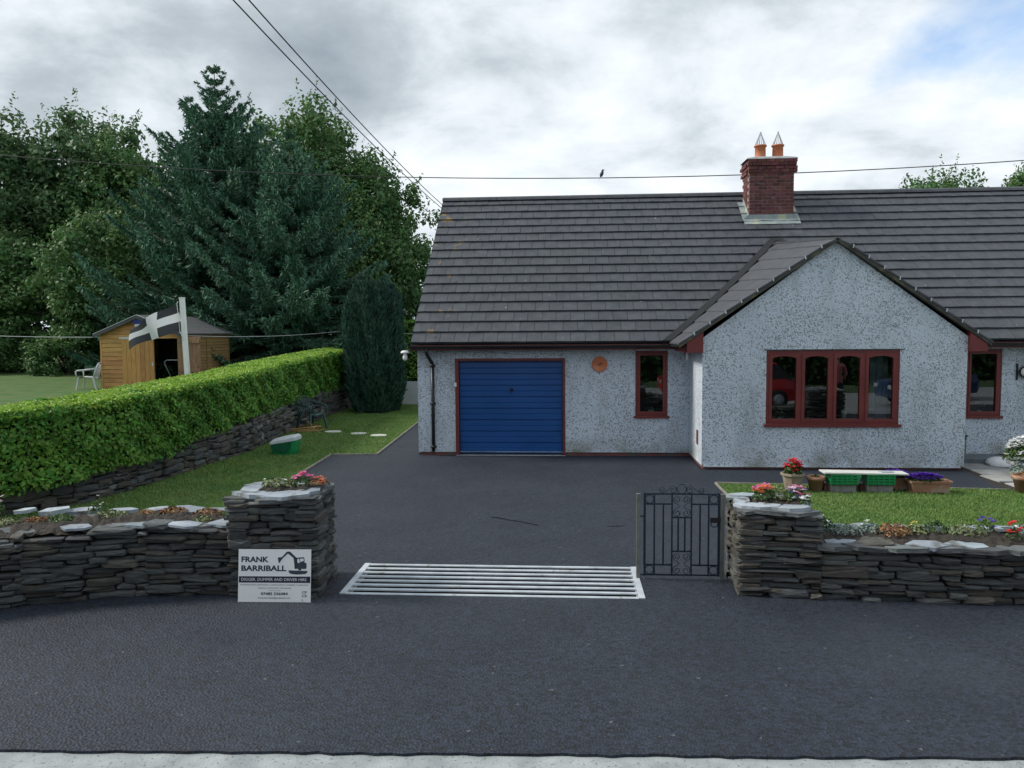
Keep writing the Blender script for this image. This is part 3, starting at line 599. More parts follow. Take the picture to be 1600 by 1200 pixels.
for z in (.16, 1.04, 1.80): part('bracket', MB().tube([(-2.66,YG-.035,z),(-2.66,YG-.035,z+.05)], .046, 10).box((-2.72,YG-.02,z+.005),(-2.60,YG-.001,z+.045)), M['black'], dp)
t = MB().tube([(2.36,YG-.25,2.10),(2.36,YG-.25,1.92)], .03, 8); part('overflow_pipe', t, M['white'], HB)
t = MB(); t.box((2.42,14.2,.40),(2.4345,14.36,.66)); part('air_vent', t, mat('vent_brown', (.10,.06,.05), (.13,.08,.07)), HB)
# chimney
def on_roof(x, px):  # y of the roof plane where the chimney front stands
    return px
CX0, CX1, CYF = 4.26, 5.27, 18.36; CYB = CYF+.62; CZ0 = main_z(CYF)-.05; CZT = 6.42
ch = put('chimney', MB().box((CX0+.008,CYF+.008,CZ0-.3),(CX1-.008,CYB-.008,CZT)).mesh('chimney', HB.location), M['mortar'], HB)
nco = 19; bh = (CZT-CZ0)/nco
def bm_(w): t = MB(); t.box((0,0,0),(w,.105,bh-.011)); me = t.mesh('brick'); me.materials.append(M['brick']); return me
BW = (CX1-CX0)/5; B1, B2 = bm_(BW-.011), bm_(BW/2-.011)
off = HB.location
for c in range(nco):
    z = CZ0+c*bh; ex = .03 if c in (15, 16) else (.055 if c in (17,) else (.035 if c == 18 else 0))
    odd = c % 2; xs = [(CX0-ex, B2)] if odd else []; x = CX0-ex+(BW/2 if odd else 0)
    while x < CX1+ex-.06:
        full = x+BW <= CX1+ex+.03; xs.append((x, B1 if full else B2)); x += BW if full else BW/2
    for x, me in xs: put('brick', me, None, ch, Vector((x+.005,CYF-ex,z+.005))-off)
    for sx, xx in ((-1, CX0-ex), (1, CX1+ex)):   # side faces
        y = CYF-ex+(.115 if not odd else .225)
        while y < CYB:
            o = put('brick', B1, None, ch, Vector((xx+(.105 if sx < 0 else 0), y, z+.005))-off, (0,0,R_(90))); y += BW+.004
mb = MB(); mb.lathe([(.78,0),(.74,.03),(.5,.075),(0,.09)], ((CX0+CX1)/2,(CYF+CYB)/2,CZT+.002), 4, False, R_(45))
cx_, cy_ = (CX0+CX1)/2, (CYF+CYB)/2; mb.v = [(cx_+(x-cx_)*1.06, cy_+(y-cy_)*.62, z) for x, y, z in mb.v]; part('flaunching', mb, M['cement'], ch)
for px_ in (4.57, 4.97):
    t = MB(); t.lathe([(.125,.0),(.13,.02),(.125,.04),(.12,.29),(.145,.295),(.145,.325),(.10,.325),(.10,.1)], (px_,cy_,CZT+.05), 18); part('chimney_pot', t, M['terra'], ch)
    t = MB()
    for k in range(12):
        a = 2*math.pi*k/12; t.tube([(px_+.125*math.cos(a),cy_+.125*math.sin(a),CZT+.37),(px_+.012*math.cos(a),cy_+.012*math.sin(a),CZT+.66)], .0065, 4)
    t.tube([(px_+.13*math.cos(2*math.pi*k/16),cy_+.13*math.sin(2*math.pi*k/16),CZT+.375) for k in range(16)], .008, 5, True); t.lathe([(0,.05),(.022,.03),(.022,.0),(0,-.01)], (px_,cy_,CZT+.65), 8); part('cowl', t, M['zinc'], ch)
t = MB(); fy = CYF-.16; t.raw([(CX0-.13,fy,main_z(fy)+.05),(CX1+.13,fy,main_z(fy)+.05),(CX1+.13,CYF-.006,main_z(CYF)+.055),(CX0-.13,CYF-.006,main_z(CYF)+.055),(CX0-.01,CYF-.006,main_z(CYF)+.16),(CX1+.01,CYF-.006,main_z(CYF)+.16)], [(0,1,2,3),(3,2,5,4)])
for xa, xb in ((CX0-.14,CX0-.004),(CX1+.004,CX1+.14)):
    t.raw([(xa,CYF-.02,main_z(CYF-.02)+.05),(xb,CYF-.02,main_z(CYF-.02)+.05),(xb,CYB,main_z(CYB)+.05),(xa,CYB,main_z(CYB)+.05)], [(0,1,2,3)])
    xi = xb if xa < CX0 else xa; t.raw([(xi,CYF-.012,main_z(CYF)+.04),(xi,CYB,main_z(CYB)+.04),(xi,CYB,main_z(CYB)+.16),(xi,CYF-.012,main_z(CYF)+.17)], [(0,1,2,3)])
part('flashing', t, M['lead'], ch)
# lamp under the left eave
lm = thing('security_lamp', (-3.12,YG-.2,1.98), 'small white lamp hanging under the left eave corner of the bungalow', 'lamp')
t = MB(); t.lathe([(0,.14),(.06,.135),(.085,.11),(.09,.085),(.07,.085)], (-3.16,YG-.28,2.0), 14); part('lamp_shade', t, M['white'], lm)
t = MB(); t.lathe([(.03,.09),(.035,.05),(.048,.015),(.045,-.03),(.025,-.055),(0,-.06)], (-3.16,YG-.28,2.0), 14); part('bulb', t, M['white'], lm)
part('arm', MB().tube([(-3.14,YG-.28,2.12),(-3.05,YG-.2,2.15),(-2.95,YG-.12,2.16)], .018, 6), M['black'], lm)
# terracotta sundial
sdl = thing('wall_sundial', (.68,YG-.02,1.84), 'round terracotta disc with a dark pointer on the wall beside the garage', 'sundial')
t = MB(); t.lathe([(0,.03),(.125,.03),(.13,.035),(.148,.035),(.155,.02),(.155,0)], n=28); t.v = [(x+.68, YG-z-.002, y+1.84) for x, y, z in t.v]; part('dial', t, M['terra'], sdl)
t = MB(); t.obox((.685,YG-.055,1.845),(.035,0,.02),(0,.02,0),(.004,0,-.006)); part('pointer', t, M['black'], sdl)
hl = thing('wall_bell', (8.72,YG-.1,1.6), 'black iron ring with white disc on the wall at the right edge', 'wall ornament')
t = MB(); n = 20; t.tube([(8.74+.10*math.cos(2*math.pi*k/n),YG-.06,1.66+.10*math.sin(2*math.pi*k/n)) for k in range(n)], .018, 6, True); t.tube([(8.74,YG-.06,1.76),(8.76,YG-.06,1.86),(8.84,YG-.06,1.9)], .012, 6); t.box((8.60,YG-.03,1.5),(8.625,YG-.003,1.82)); t.box((8.6,YG-.06,1.66),(8.66,YG-.003,1.685)); part('ring', t, M['black'], hl)
t = MB(); t.lathe([(0,.01),(.088,.01),(.088,0)], n=20); t.v = [(x+8.74, YG-.05-z, y+1.66) for x, y, z in t.v]; part('disc', t, M['white'], hl)
# ------------------------------------------------------------------ cattle grid
cg = thing('cattle_grid', ((GX0+GX1)/2,GY0,0), 'pale galvanised bar grid set across the drive entrance', 'grid')
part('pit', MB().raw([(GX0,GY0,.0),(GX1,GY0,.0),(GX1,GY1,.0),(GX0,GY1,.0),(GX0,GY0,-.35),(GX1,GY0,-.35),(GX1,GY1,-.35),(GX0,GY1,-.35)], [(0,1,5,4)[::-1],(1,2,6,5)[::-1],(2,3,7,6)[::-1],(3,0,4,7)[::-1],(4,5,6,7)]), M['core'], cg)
for xx in (GX0, GX1-.06): part('frame_side', MB().box((xx,GY0+.002,-.06),(xx+.06,GY1-.002,.016)), M['zinc'], cg)
for i in range(8):
    y0 = GY0+.003+i*(GY1-GY0-.048)/7; t = MB(); x0, x1 = GX0+.061, GX1-.061; h = .042
    t.raw([(x0,y0,-.004),(x1,y0,-.004),(x1,y0+h,-.004),(x0,y0+h,-.004),(x0,y0,.008),(x1,y0,.008),(x1,y0+h,.008),(x0,y0+h,.008),(x0,y0+.008,.014),(x1,y0+.008,.014),(x1,y0+h-.008,.014),(x0,y0+h-.008,.014)], [(0,1,5,4),(2,3,7,6),(4,5,9,8),(8,9,10,11),(10,6,7,11)[::1],(1,2,6,5),(3,0,4,7)]); part('bar', t, M['zinc'], cg)
# ------------------------------------------------------------------ gate
GYT = 7.66
gate = thing('garden_gate', (1.14,GYT,0), 'blue-grey wrought iron pedestrian gate with scrolls beside the cattle grid', 'gate')
gx = lambda c: .790+(c-262)*.000935
gzz = lambda c: .05+(1055-c)*.00095
def bar(name, x0, y0, x1, y1, r): part(name, MB().obox(((gx(x0)+gx(x1))/2,GYT,(gzz(y0)+gzz(y1))/2), (abs(gx(x1)-gx(x0))/2+r,0,0), (0,r,0), (0,0,abs(gzz(y1)-gzz(y0))/2+r)), M['iron'], gate)
for a in ((262,190,262,1055),(1045,190,1045,1055)): bar('stile', *a, .0105)
for a in ((280,190,1027,190),(280,1055,1027,1055),(280,297,540,297),(770,297,1030,297),(280,948,540,948),(770,948,1030,948),(565,440,745,440),(565,802,745,802)): bar('rail', *a, .008)
for x in (365,552,757,938): bar('upright', x, 205, x, 1040, .0078)
for x in (460,848): bar('upright', x, 310, x, 935, .0078)
for x in (618,688): bar('upright', x, 455, x, 788, .0078)
def scroll(pts, name='scroll'): part(name, MB().tube([(gx(x),GYT,gzz(y)) for x, y in pts], .0042, 5), M['iron'], gate)
def ring(cx, cy, r): part('ring', MB().tube([(gx(cx+r*math.cos(2*math.pi*k/18)),GYT,gzz(cy+r*math.sin(2*math.pi*k/18))) for k in range(18)], .0055, 5, True), M['iron'], gate)
for cx, cy in ((314,245),(992,245),(314,1003),(992,1003)): ring(cx, cy, 44)
ring(652, 137, 50); ring(998, 505, 36)
def spiral(cx, cy, r, a0, turns, n=26, s=1): return [(cx+r*(1-.75*k/n)*math.cos(a0+s*turns*2*math.pi*k/n), cy+r*(1-.75*k/n)*math.sin(a0+s*turns*2*math.pi*k/n)) for k in range(n+1)]
for yt, yb in ((252, 392), (862, 1005)):
    scroll(spiral(606, yt, 44, math.pi*.5, 1.4)[::-1]+[(630,(yt+yb)/2)]+spiral(606, yb, 46, -math.pi*.5, 1.4, s=-1))
    scroll(spiral(703, yt, 44, math.pi*.5, 1.4, s=-1)[::-1]+[(680,(yt+yb)/2)]+spiral(703, yb, 46, -math.pi*.5, 1.4))
scroll(spiral(450, 145, 34, math.pi*.5, 1.3)[::-1]+[(500,155)]+spiral(560, 148, 42, -math.pi*.6, 1.3))
scroll(spiral(856, 150, 34, math.pi*.5, 1.3, s=-1)[::-1]+[(805,150)]+spiral(742, 150, 42, -math.pi*.4, 1.3, s=-1))
part('latch', MB().box((gx(955),GYT-.02,gzz(490)),(gx(1062),GYT+.012,gzz(435))), M['black'], gate)
for y in (430, 1058): part('hinge', MB().tube([(gx(205),GYT,gzz(y)),(gx(262),GYT,gzz(y))], .008, 6), M['black'], gate)
for x, lb in ((.727, 'slim metal gate post beside the cattle grid'), (1.555, 'slim metal gate post against the right stone pillar')):
    t = MB(); t.box((x-.018,GYT-.018,-.05),(x+.018,GYT+.018,.866)); t.box((x-.020,GYT-.020,.866),(x+.020,GYT+.020,.872)); single('gate_post', t, M['post'], (x,GYT,0), lb, 'gate post')
# ------------------------------------------------------------------ stone walls
def stone_template(seed):
    r = random.Random(seed); n = 10; P = []
    for k in range(n):
        a = 2*math.pi*(k+.5)/n; ca, sa = math.cos(a), math.sin(a); e = .24
        P.append((.5*math.copysign(abs(ca)**e, ca)*r.uniform(.86, 1.02), .5*math.copysign(abs(sa)**.42, sa)*r.uniform(.74, 1.05)))
    V = [(r.uniform(-.15,.15),-.05-r.uniform(0,.05),r.uniform(-.12,.12))]
    V += [(x*.90+r.uniform(-.03,.03), r.uniform(-.05,.04), z*.80+r.uniform(-.06,.06)) for x, z in P]+[(x, .10+r.uniform(-.05,.08), z) for x, z in P]+[(x*.95, 1, z*.95) for x, z in P]
    F = [(0, 1+k, 1+(k+1) % n) for k in range(n)]
    for ring_ in (0, 1): F += [(1+ring_*n+k, 1+(ring_+1)*n+k, 1+(ring_+1)*n+(k+1) % n, 1+ring_*n+(k+1) % n) for k in range(n)]
    me = MB().raw(V, F).mesh('stone'); return me
ST = {k: [stone_template(i) for i in range(14)] for k in ('slate', 'slate_brown', 'slate_pale')}
for k, lst in ST.items():
    for me in lst: me.materials.append(M[k])
def lay(owner, A, B, z0, ztop, hr=(.036,.078), lr=(.16,.46), depth=.22, brown=.25, jit=.03, tilt=3.2):
    """stones in rough courses on the face from A to B (outward normal = right of A->B)"""
    A, B = Vector((*A, 0)), Vector((*B, 0)); Ld = (B-A).length; d = (B-A)/Ld; nrm = Vector((d.y, -d.x, 0)); ang = math.atan2(d.y, d.x)
    z = z0; row = 0; pend = []
    while True:
        h = random.uniform(*hr); t = -random.uniform(0, .15); zt = ztop if not callable(ztop) else max(ztop(0), ztop(1))
        if z > zt-.02: break
        while t < Ld-.03:
            l = random.uniform(*lr)*(.75+.5*random.random()); l = min(l, Ld-t+.03); c = t+l/2; c = max(l/2-.02, c)
            lim = ztop(min(max(c/Ld, 0), 1)) if callable(ztop) else ztop
            if l > .05 and z+h*.6 < lim:
                hh = h*random.uniform(.82, 1.12)
                if random.random() < .10 and z+h*2 < lim: hh = h*1.8
                split = random.random() < .16 and hh > .05
                for q in ((0, 1) if split else (0,)):
                    h2 = hh/2 if split else hh; zc = z+h2*(q+.5)
                    p = A+d*c+nrm*random.uniform(-jit, jit)+Vector((0,0,zc+random.uniform(-.010,.010))); me = random.choice(ST['slate_brown' if random.random() < brown else ('slate_pale' if random.random() < .16 else 'slate')])
                    put('stone', me, None, owner, p-world_off(owner), Euler((R_(random.uniform(-3,3)), R_(random.uniform(-tilt,tilt)), ang+R_(random.uniform(-3,3)))), (l*1.03, depth*random.uniform(.85,1.1), h2*1.04))
            t += l*.985
        z += h*.97; row += 1
def slabs(owner, pts, mat_, smin, smax, z, thick=(.02,.045), ztilt=4, name='coping_stone'):
    for x, y, ang in pts:
        n = random.randint(5, 7); a0 = random.uniform(0, 6.28); sx = random.uniform(smin, smax); sy = sx*random.uniform(.42, .62); th = random.uniform(*thick)
        P = []
        for k in range(n):
            a = a0+2*math.pi*(k+random.uniform(-.22,.22))/n; P.append(Vector((math.cos(a)*sx*.5*random.uniform(.85,1.15), math.sin(a)*sy*.5*random.uniform(.85,1.15), 0)))
        t = MB().prism(P[::-1], (0,0,-th)); t.f = [f for f in t.f]; me = t.mesh(name); bm = bmesh.new(); bm.from_mesh(me); bmesh.ops.recalc_face_normals(bm, faces=bm.faces); bm.to_mesh(me); bm.free()
        zz_ = z(x, y) if callable(z) else z
        put(name, me, mat_, owner, Vector((x, y, zz_))-world_off(owner), (R_(random.uniform(-ztilt,ztilt)), R_(random.uniform(-ztilt,ztilt)), ang))
def soil_bed(owner, corners, z, amp=.03, n=14, mound=.03):
    A, B, C_, D_ = [Vector((*c, 0)) for c in corners]; t = MB(); G = []
    for i in range(n*2+1):
        for j in range(7):
            u, v = i/(n*2), j/6; p = (A*(1-u)+B*u)*(1-v)+(D_*(1-u)+C_*u)*v; G.append((p.x, p.y, z+mound*math.sin(math.pi*v)+random.uniform(-amp, amp)*.5))
    F = [(i*7+j, (i+1)*7+j, (i+1)*7+j+1, i*7+j+1) for i in range(n*2) for j in range(6)]; t.raw(G, F); part('soil', t, M['soil'], owner)
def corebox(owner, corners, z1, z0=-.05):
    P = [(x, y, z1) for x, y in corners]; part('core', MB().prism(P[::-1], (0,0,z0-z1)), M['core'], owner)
# left front wall
WLf = [(-2.98,6.99),(-4.0,6.93),(-5.0,6.60),(-6.4,5.9)]; WLb = [(-3.0,7.66),(-4.15,7.66),(-5.3,7.45),(-6.8,6.9)]
wl = thing('dry_stone_wall', (-4.2,7.2,0), 'low dry stone wall with soil and weeds on top, left of the drive entrance', 'wall')
topL = [.64,.65,.66,.63]
for i in range(3):
    lay(wl, WLf[i+1], WLf[i], 0, lambda u, i=i: .655+.03*math.sin(u*9+i*2), depth=.24)
    c = [WLf[i],WLb[i],WLb[i+1],WLf[i+1]]; a = Vector(WLf[i]); ins = [(c[0][0],c[0][1]+.07),(c[1][0],c[1][1]-.05),(c[2][0],c[2][1]-.05),(c[3][0],c[3][1]+.07)]
    corebox(wl, ins, .61); soil_bed(wl, [(WLf[i][0],WLf[i][1]+.08),(WLf[i+1][0],WLf[i+1][1]+.08),(WLb[i+1][0],WLb[i+1][1]-.04),(WLb[i][0],WLb[i][1]-.04)], .64, .04, 12, .05)
    lay(wl, WLb[i], WLb[i+1], 0, .64, depth=.2, lr=(.25,.6), hr=(.08,.13))
slabs(wl, [(-3.25+random.uniform(-.05,.05)-i*.34, 7.62+(0 if i < 3 else -.02*(i-2)), R_(random.uniform(-12,12))) for i in range(8)], M['cope'], .24, .40, .69, (.03,.05), 8)
slabs(wl, [(-3.18,7.06,.2),(-3.62,7.02,.05),(-4.62,6.88,.2),(-3.34,7.12,.9),(-4.05,7.02,0)], M['cope'], .28, .42, .685, (.02,.03), 3)
slabs(wl, [(-3.4+random.uniform(-.2,.2)-i*.32,7.05-max(0,i-2)*.06,random.uniform(-.2,.2)) for i in range(7)], M['slate'], .3, .5, .668, (.03,.04), 4)
# left pillar
pl_ = thing('stone_pillar', (-2.75,7.3,0), 'taller dry stone gate pillar behind the sign board, planted with pink flowers', 'pillar', None)
PLc = [(-3.18,6.95),(-2.34,6.96),(-2.40,7.70),(-3.16,7.68)]
corebox(pl_, [(-3.11,7.03),(-2.43,7.03),(-2.47,7.62),(-3.1,7.62)], .9)
lay(pl_, PLc[0], PLc[1], 0, .93, hr=(.045,.08), lr=(.2,.42), depth=.24); lay(pl_, PLc[1], PLc[2], 0, .93, hr=(.03,.06), lr=(.14,.4), depth=.2, jit=.03, tilt=4); lay(pl_, PLc[3], PLc[0], .55, .93, depth=.2, hr=(.05,.08)); lay(pl_, PLc[2], PLc[3], 0, .93, depth=.2, hr=(.06,.1), lr=(.25,.5))
soil_bed(pl_, [(-3.0,7.12),(-2.5,7.12),(-2.54,7.55),(-3.0,7.55)], .955, .03, 8, .03)
slabs(pl_, [(-2.66,7.07,.08),(-2.98,7.10,-.1),(-2.50,7.26,1.3),(-2.58,7.58,.2),(-2.82,7.62,.05),(-3.02,7.58,.4),(-3.05,7.33,1.5)], M['cope'], .38, .54, .975, (.025,.045), 4)
slabs(pl_, [(-2.78,7.04,0),(-2.52,7.07,.1),(-3.02,7.07,.1),(-2.46,7.4,1.5)], M['slate'], .44, .56, .945, (.03,.04), 3)
# right pillar and wall
pr = thing('stone_pillar', (2.0,7.5,0), 'stubby dry stone pillar beside the iron gate, orange and purple flowers on top', 'pillar')
PRc = [(1.625,7.22),(2.34,7.13),(2.36,7.85),(1.66,7.9)]
corebox(pr, [(1.70,7.29),(2.35,7.22),(2.35,7.8),(1.72,7.83)], .78)
lay(pr, PRc[0], PRc[1], 0, .80, hr=(.035,.062), lr=(.22,.5), depth=.24, brown=.35); lay(pr, PRc[3], PRc[0], 0, .80, hr=(.022,.045), lr=(.14,.34), depth=.2, jit=.028, tilt=5, brown=.7); lay(pr, PRc[1], PRc[2], .45, .8, depth=.2); lay(pr, PRc[2], PRc[3], 0, .8, depth=.2, hr=(.06,.1))
soil_bed(pr, [(1.8,7.35),(2.25,7.32),(2.25,7.72),(1.8,7.75)], .83, .03, 8, .03)
slabs(pr, [(1.82,7.33,-.15),(2.10,7.26,-.05),(2.25,7.46,1.4),(1.72,7.55,1.5),(1.82,7.80,.1),(2.1,7.80,-.05),(2.24,7.70,.6)], M['cope'], .34, .48, .845, (.02,.04), 4)
slabs(pr, [(2.0,7.24,0),(2.16,7.22,.1),(1.74,7.38,1.3)], M['slate'], .40, .52, .815, (.03,.04), 3)
WRf = [(2.36,7.15),(3.6,7.08),(5.0,7.02),(6.2,7.0)]; WRb = [(2.36,7.84),(3.7,7.80),(5.0,7.74),(6.2,7.7)]
wr = thing('dry_stone_wall', (4.2,7.4,0), 'low dry stone wall with flowering bed on top, right of the iron gate', 'wall')
for i in range(3):
    lay(wr, WRf[i], WRf[i+1], 0, lambda u, i=i: .50+.025*math.sin(u*8+i*3), hr=(.04,.078), depth=.24, brown=.3)
    corebox(wr, [(WRf[i][0],WRf[i][1]+.07),(WRf[i+1][0],WRf[i+1][1]+.07),(WRb[i+1][0],WRb[i+1][1]-.05),(WRb[i][0],WRb[i][1]-.05)], .46)
    soil_bed(wr, [(WRf[i][0],WRf[i][1]+.08),(WRf[i+1][0],WRf[i+1][1]+.08),(WRb[i+1][0],WRb[i+1][1]-.04),(WRb[i][0],WRb[i][1]-.04)], .50, .04, 12, .05)
    lay(wr, WRb[i+1], WRb[i], 0, .5, depth=.2, lr=(.25,.6), hr=(.08,.13))
slabs(wr, [(2.66+i*.33+random.uniform(-.05,.05),7.78-i*.008,random.uniform(-.2,.2)) for i in range(8)], M['cope'], .22, .36, .545, (.03,.05), 7)
slabs(wr, [(2.55,7.24,.1),(3.32,7.18,.06),(3.66,7.17,-.1)], M['cope'], .30, .46, .53, (.02,.035), 3)
slabs(wr, [(2.45+i*.33,7.17-i*.012,random.uniform(-.15,.15)) for i in range(9)], M['slate'], .32, .5, .515, (.03,.045), 3)
# second gate pillar further along, seen mirrored in the bay window
p3 = thing('stone_pillar', (6.65,7.4,0), 'distant stone pillar mirrored in the bay window glass', 'pillar')
corebox(p3, [(6.27,7.06),(7.03,7.06),(7.03,7.74),(6.27,7.74)], .92); lay(p3, (6.20,7.0), (7.10,7.0), 0, .95, hr=(.06,.09), lr=(.25,.5)); lay(p3, (7.10,7.8), (6.20,7.8), 0, .95, hr=(.05,.08), lr=(.25,.5)); lay(p3, (6.20,7.8), (6.20,7.0), .5, .95); slabs(p3, [(6.45,7.2,0),(6.85,7.2,.3),(6.45,7.6,.1),(6.85,7.6,0)], M['cope'], .6, .75, .97)
# hedge wall
HW = [(-9.4,8.2),(-7.72,9.85),(-7.12,10.6),(-6.9,11.6),(-6.78,13.5),(-6.62,15.8),(-6.9,18.4),(-7.05,21.7),(-7.05,26.0)]
hw = thing('retaining_wall', (-6.8,14,0), 'rough stone retaining wall under the clipped hedge along the lawn', 'wall')
for i in range(len(HW)-1):
    far_ = i >= 6; lay(hw, HW[i], HW[i+1], 0, (.42,.5,.55,.62,.68,.72,.76,.78)[i], hr=(.075,.13) if not far_ else (.1,.16), lr=(.16,.42) if not far_ else (.3,.6), depth=.25, jit=.04, tilt=7, brown=.4)
    a, b = Vector(HW[i]), Vector(HW[i+1]); d = (b-a).normalized(); nn = Vector((-d.y, d.x))*.08; corebox(hw, [tuple(a+nn),tuple(b+nn),tuple(b+nn*6),tuple(a+nn*6)], (.40,.47,.52,.6,.66,.7,.73,.75)[i])
mb = MB(); mb.box((-7.9,26.0,-.02),(14,26.25,.80)); single('rendered_wall', mb, M['render'], (-3,26.1,0), 'pale smooth rendered low wall behind the bungalow by the cypress', 'wall')
# ------------------------------------------------------------------ sign
SG = thing('sign_board', (-2.70,6.86,0), 'white contractor sign board with digger silhouette leaning on the left pillar', 'sign')
SGx0, SGy0 = -3.045, 6.80; SW, SH = .685, .485; lean = R_(7); yaw = R_(1.5)
Sm = Matrix.Translation((SGx0,SGy0,.008)) @ Matrix.Rotation(yaw, 4, 'Z') @ Matrix.Rotation(R_(90)-lean, 4, 'X')
def onsign(name, mb_, mt, z=.0):
    mb_.v = [tuple(Sm @ Vector(v)) for v in mb_.v]; return part(name, mb_, mt, SG)
onsign('board', MB().box((0,0,-.004),(SW,SH,.0)), M['sign'])
onsign('banner', MB().box((.006,.178,.0004),(SW-.006,.236,.0012)), M['ink'])
def text(body, x, y, w, mt, bold=0, z=.0015, name='lettering', h=None):
    cu = bpy.data.curves.new('t', 'FONT'); cu.body = body; cu.size = 1; cu.offset = bold; cu.resolution_u = 2; ob = bpy.data.objects.new('t', cu); COL.objects.link(ob)
    dg = bpy.context.evaluated_depsgraph_get(); me = bpy.data.meshes.new_from_object(ob.evaluated_get(dg)); bpy.data.objects.remove(ob)
    co = np.array([v.co[:] for v in me.vertices]); mn, mxx = co.min(0), co.max(0); s = w/(mxx[0]-mn[0]); sy = s if h is None else h/(mxx[1]-mn[1])
    t = MB().raw([(x+(c[0]-mn[0])*s, y+(c[1]-mn[1])*sy, z) for c in co], [tuple(p.vertices) for p in me.polygons]); bpy.data.meshes.remove(me); return onsign(name, t, mt)
text('FRANK', .028, .366, .258, M['ink'], .032, h=.052); text('BARRIBALL', .028, .285, .425, M['ink'], .032, h=.052)
text('DIGGER, DUMPER AND DRIVER HIRE', .030, .190, .615, M['inkw'], .0, .0022, h=.031)
text('FOUNDATIONS | DRAINAGE | LANDSCAPING | GARDEN CLEARANCE', .022, .150, .640, M['ink2'], .012, h=.0125); text('TRACKS | DRIVEWAYS AND MORE', .187, .121, .315, M['ink2'], .012, h=.0125)
onsign('rule', MB().box((.285,.104,.0005),(.405,.106,.001)), M['ink2']); text('07482 236084', .215, .064, .255, M['ink'], .03, h=.026); text('frank.barriball@outlook.com', .190, .028, .305, M['ink2'], .01, h=.019)
text('CP', .603, .080, .046, M['ink'], .02, h=.022); text('CS', .603, .048, .046, M['ink'], .02, h=.022); text('L', .603, .012, .012, M['ink'], .02, h=.02)
dg_ = MB()
def poly(*p): dg_.face([(x, y, .0012) for x, y in p])
def dpx(cx, cy): return ((cx-190)/1135*SW, (978-cy)/808*SH)     # from measured sign coordinates
for q in ([(805,300),(825,290),(870,290),(880,310),(850,350),(835,380),(820,375)], [(858,300),(945,205),(990,200),(985,228),(960,235),(872,318)], [(965,200),(1000,205),(1100,300),(1085,320),(1050,300),(960,230)], [(1050,290),(1100,300),(1095,470),(1070,465),(1065,400)],
          [(1090,350),(1130,380),(1200,345),(1225,370),(1255,380),(1258,440),(1245,468),(1080,466)], [(1095,295),(1215,288),(1222,305),(1100,315)], [(1095,300),(1112,300),(1110,380),(1095,380)], [(1208,300),(1220,300),(1225,375),(1212,375)], [(1140,310),(1150,310),(1160,375),(1150,375)], [(1125,466),(1175,466),(1172,490),(1130,490)], [(975,490),(1270,498),(1270,520),(1240,545),(1110,555),(1020,545),(985,528)]):
    poly(*[dpx(*c) for c in q][::-1])
onsign('digger_emblem', dg_, M['ink2'])
# ------------------------------------------------------------------ foliage helpers
def rand_dirs(n, r=rng):
    v = r.normal(size=(n, 3)); return v/np.linalg.norm(v, axis=1)[:, None]
def leaves(P, nrm, size, aspect=.55, r=rng):
    """folded diamond leaves: 2 triangles each sharing a midrib -> island per leaf (as one quad)"""
    n = len(P); nrm = nrm/np.linalg.norm(nrm, axis=1)[:, None]; t = np.cross(nrm, rand_dirs(n, r)); t /= np.linalg.norm(t, axis=1)[:, None]+1e-9; b = np.cross(nrm, t)
    s = (size if np.ndim(size) else np.full(n, size))[:, None]; v = np.empty((n, 4, 3))
    v[:, 0] = P-t*s*.5; v[:, 1] = P+b*s*aspect*.5+nrm*s*.10; v[:, 2] = P+t*s*.5-nrm*s*.12; v[:, 3] = P-b*s*aspect*.5+nrm*s*.10
    return v
def lumps(x, y, z, k=1.): return np.sin(x*2.1*k+1.3)*np.sin(y*1.7*k+.4)*np.sin(z*2.9*k+2.1)+.5*np.sin(x*5.3*k)*np.sin(y*4.1*k+z*5*k)
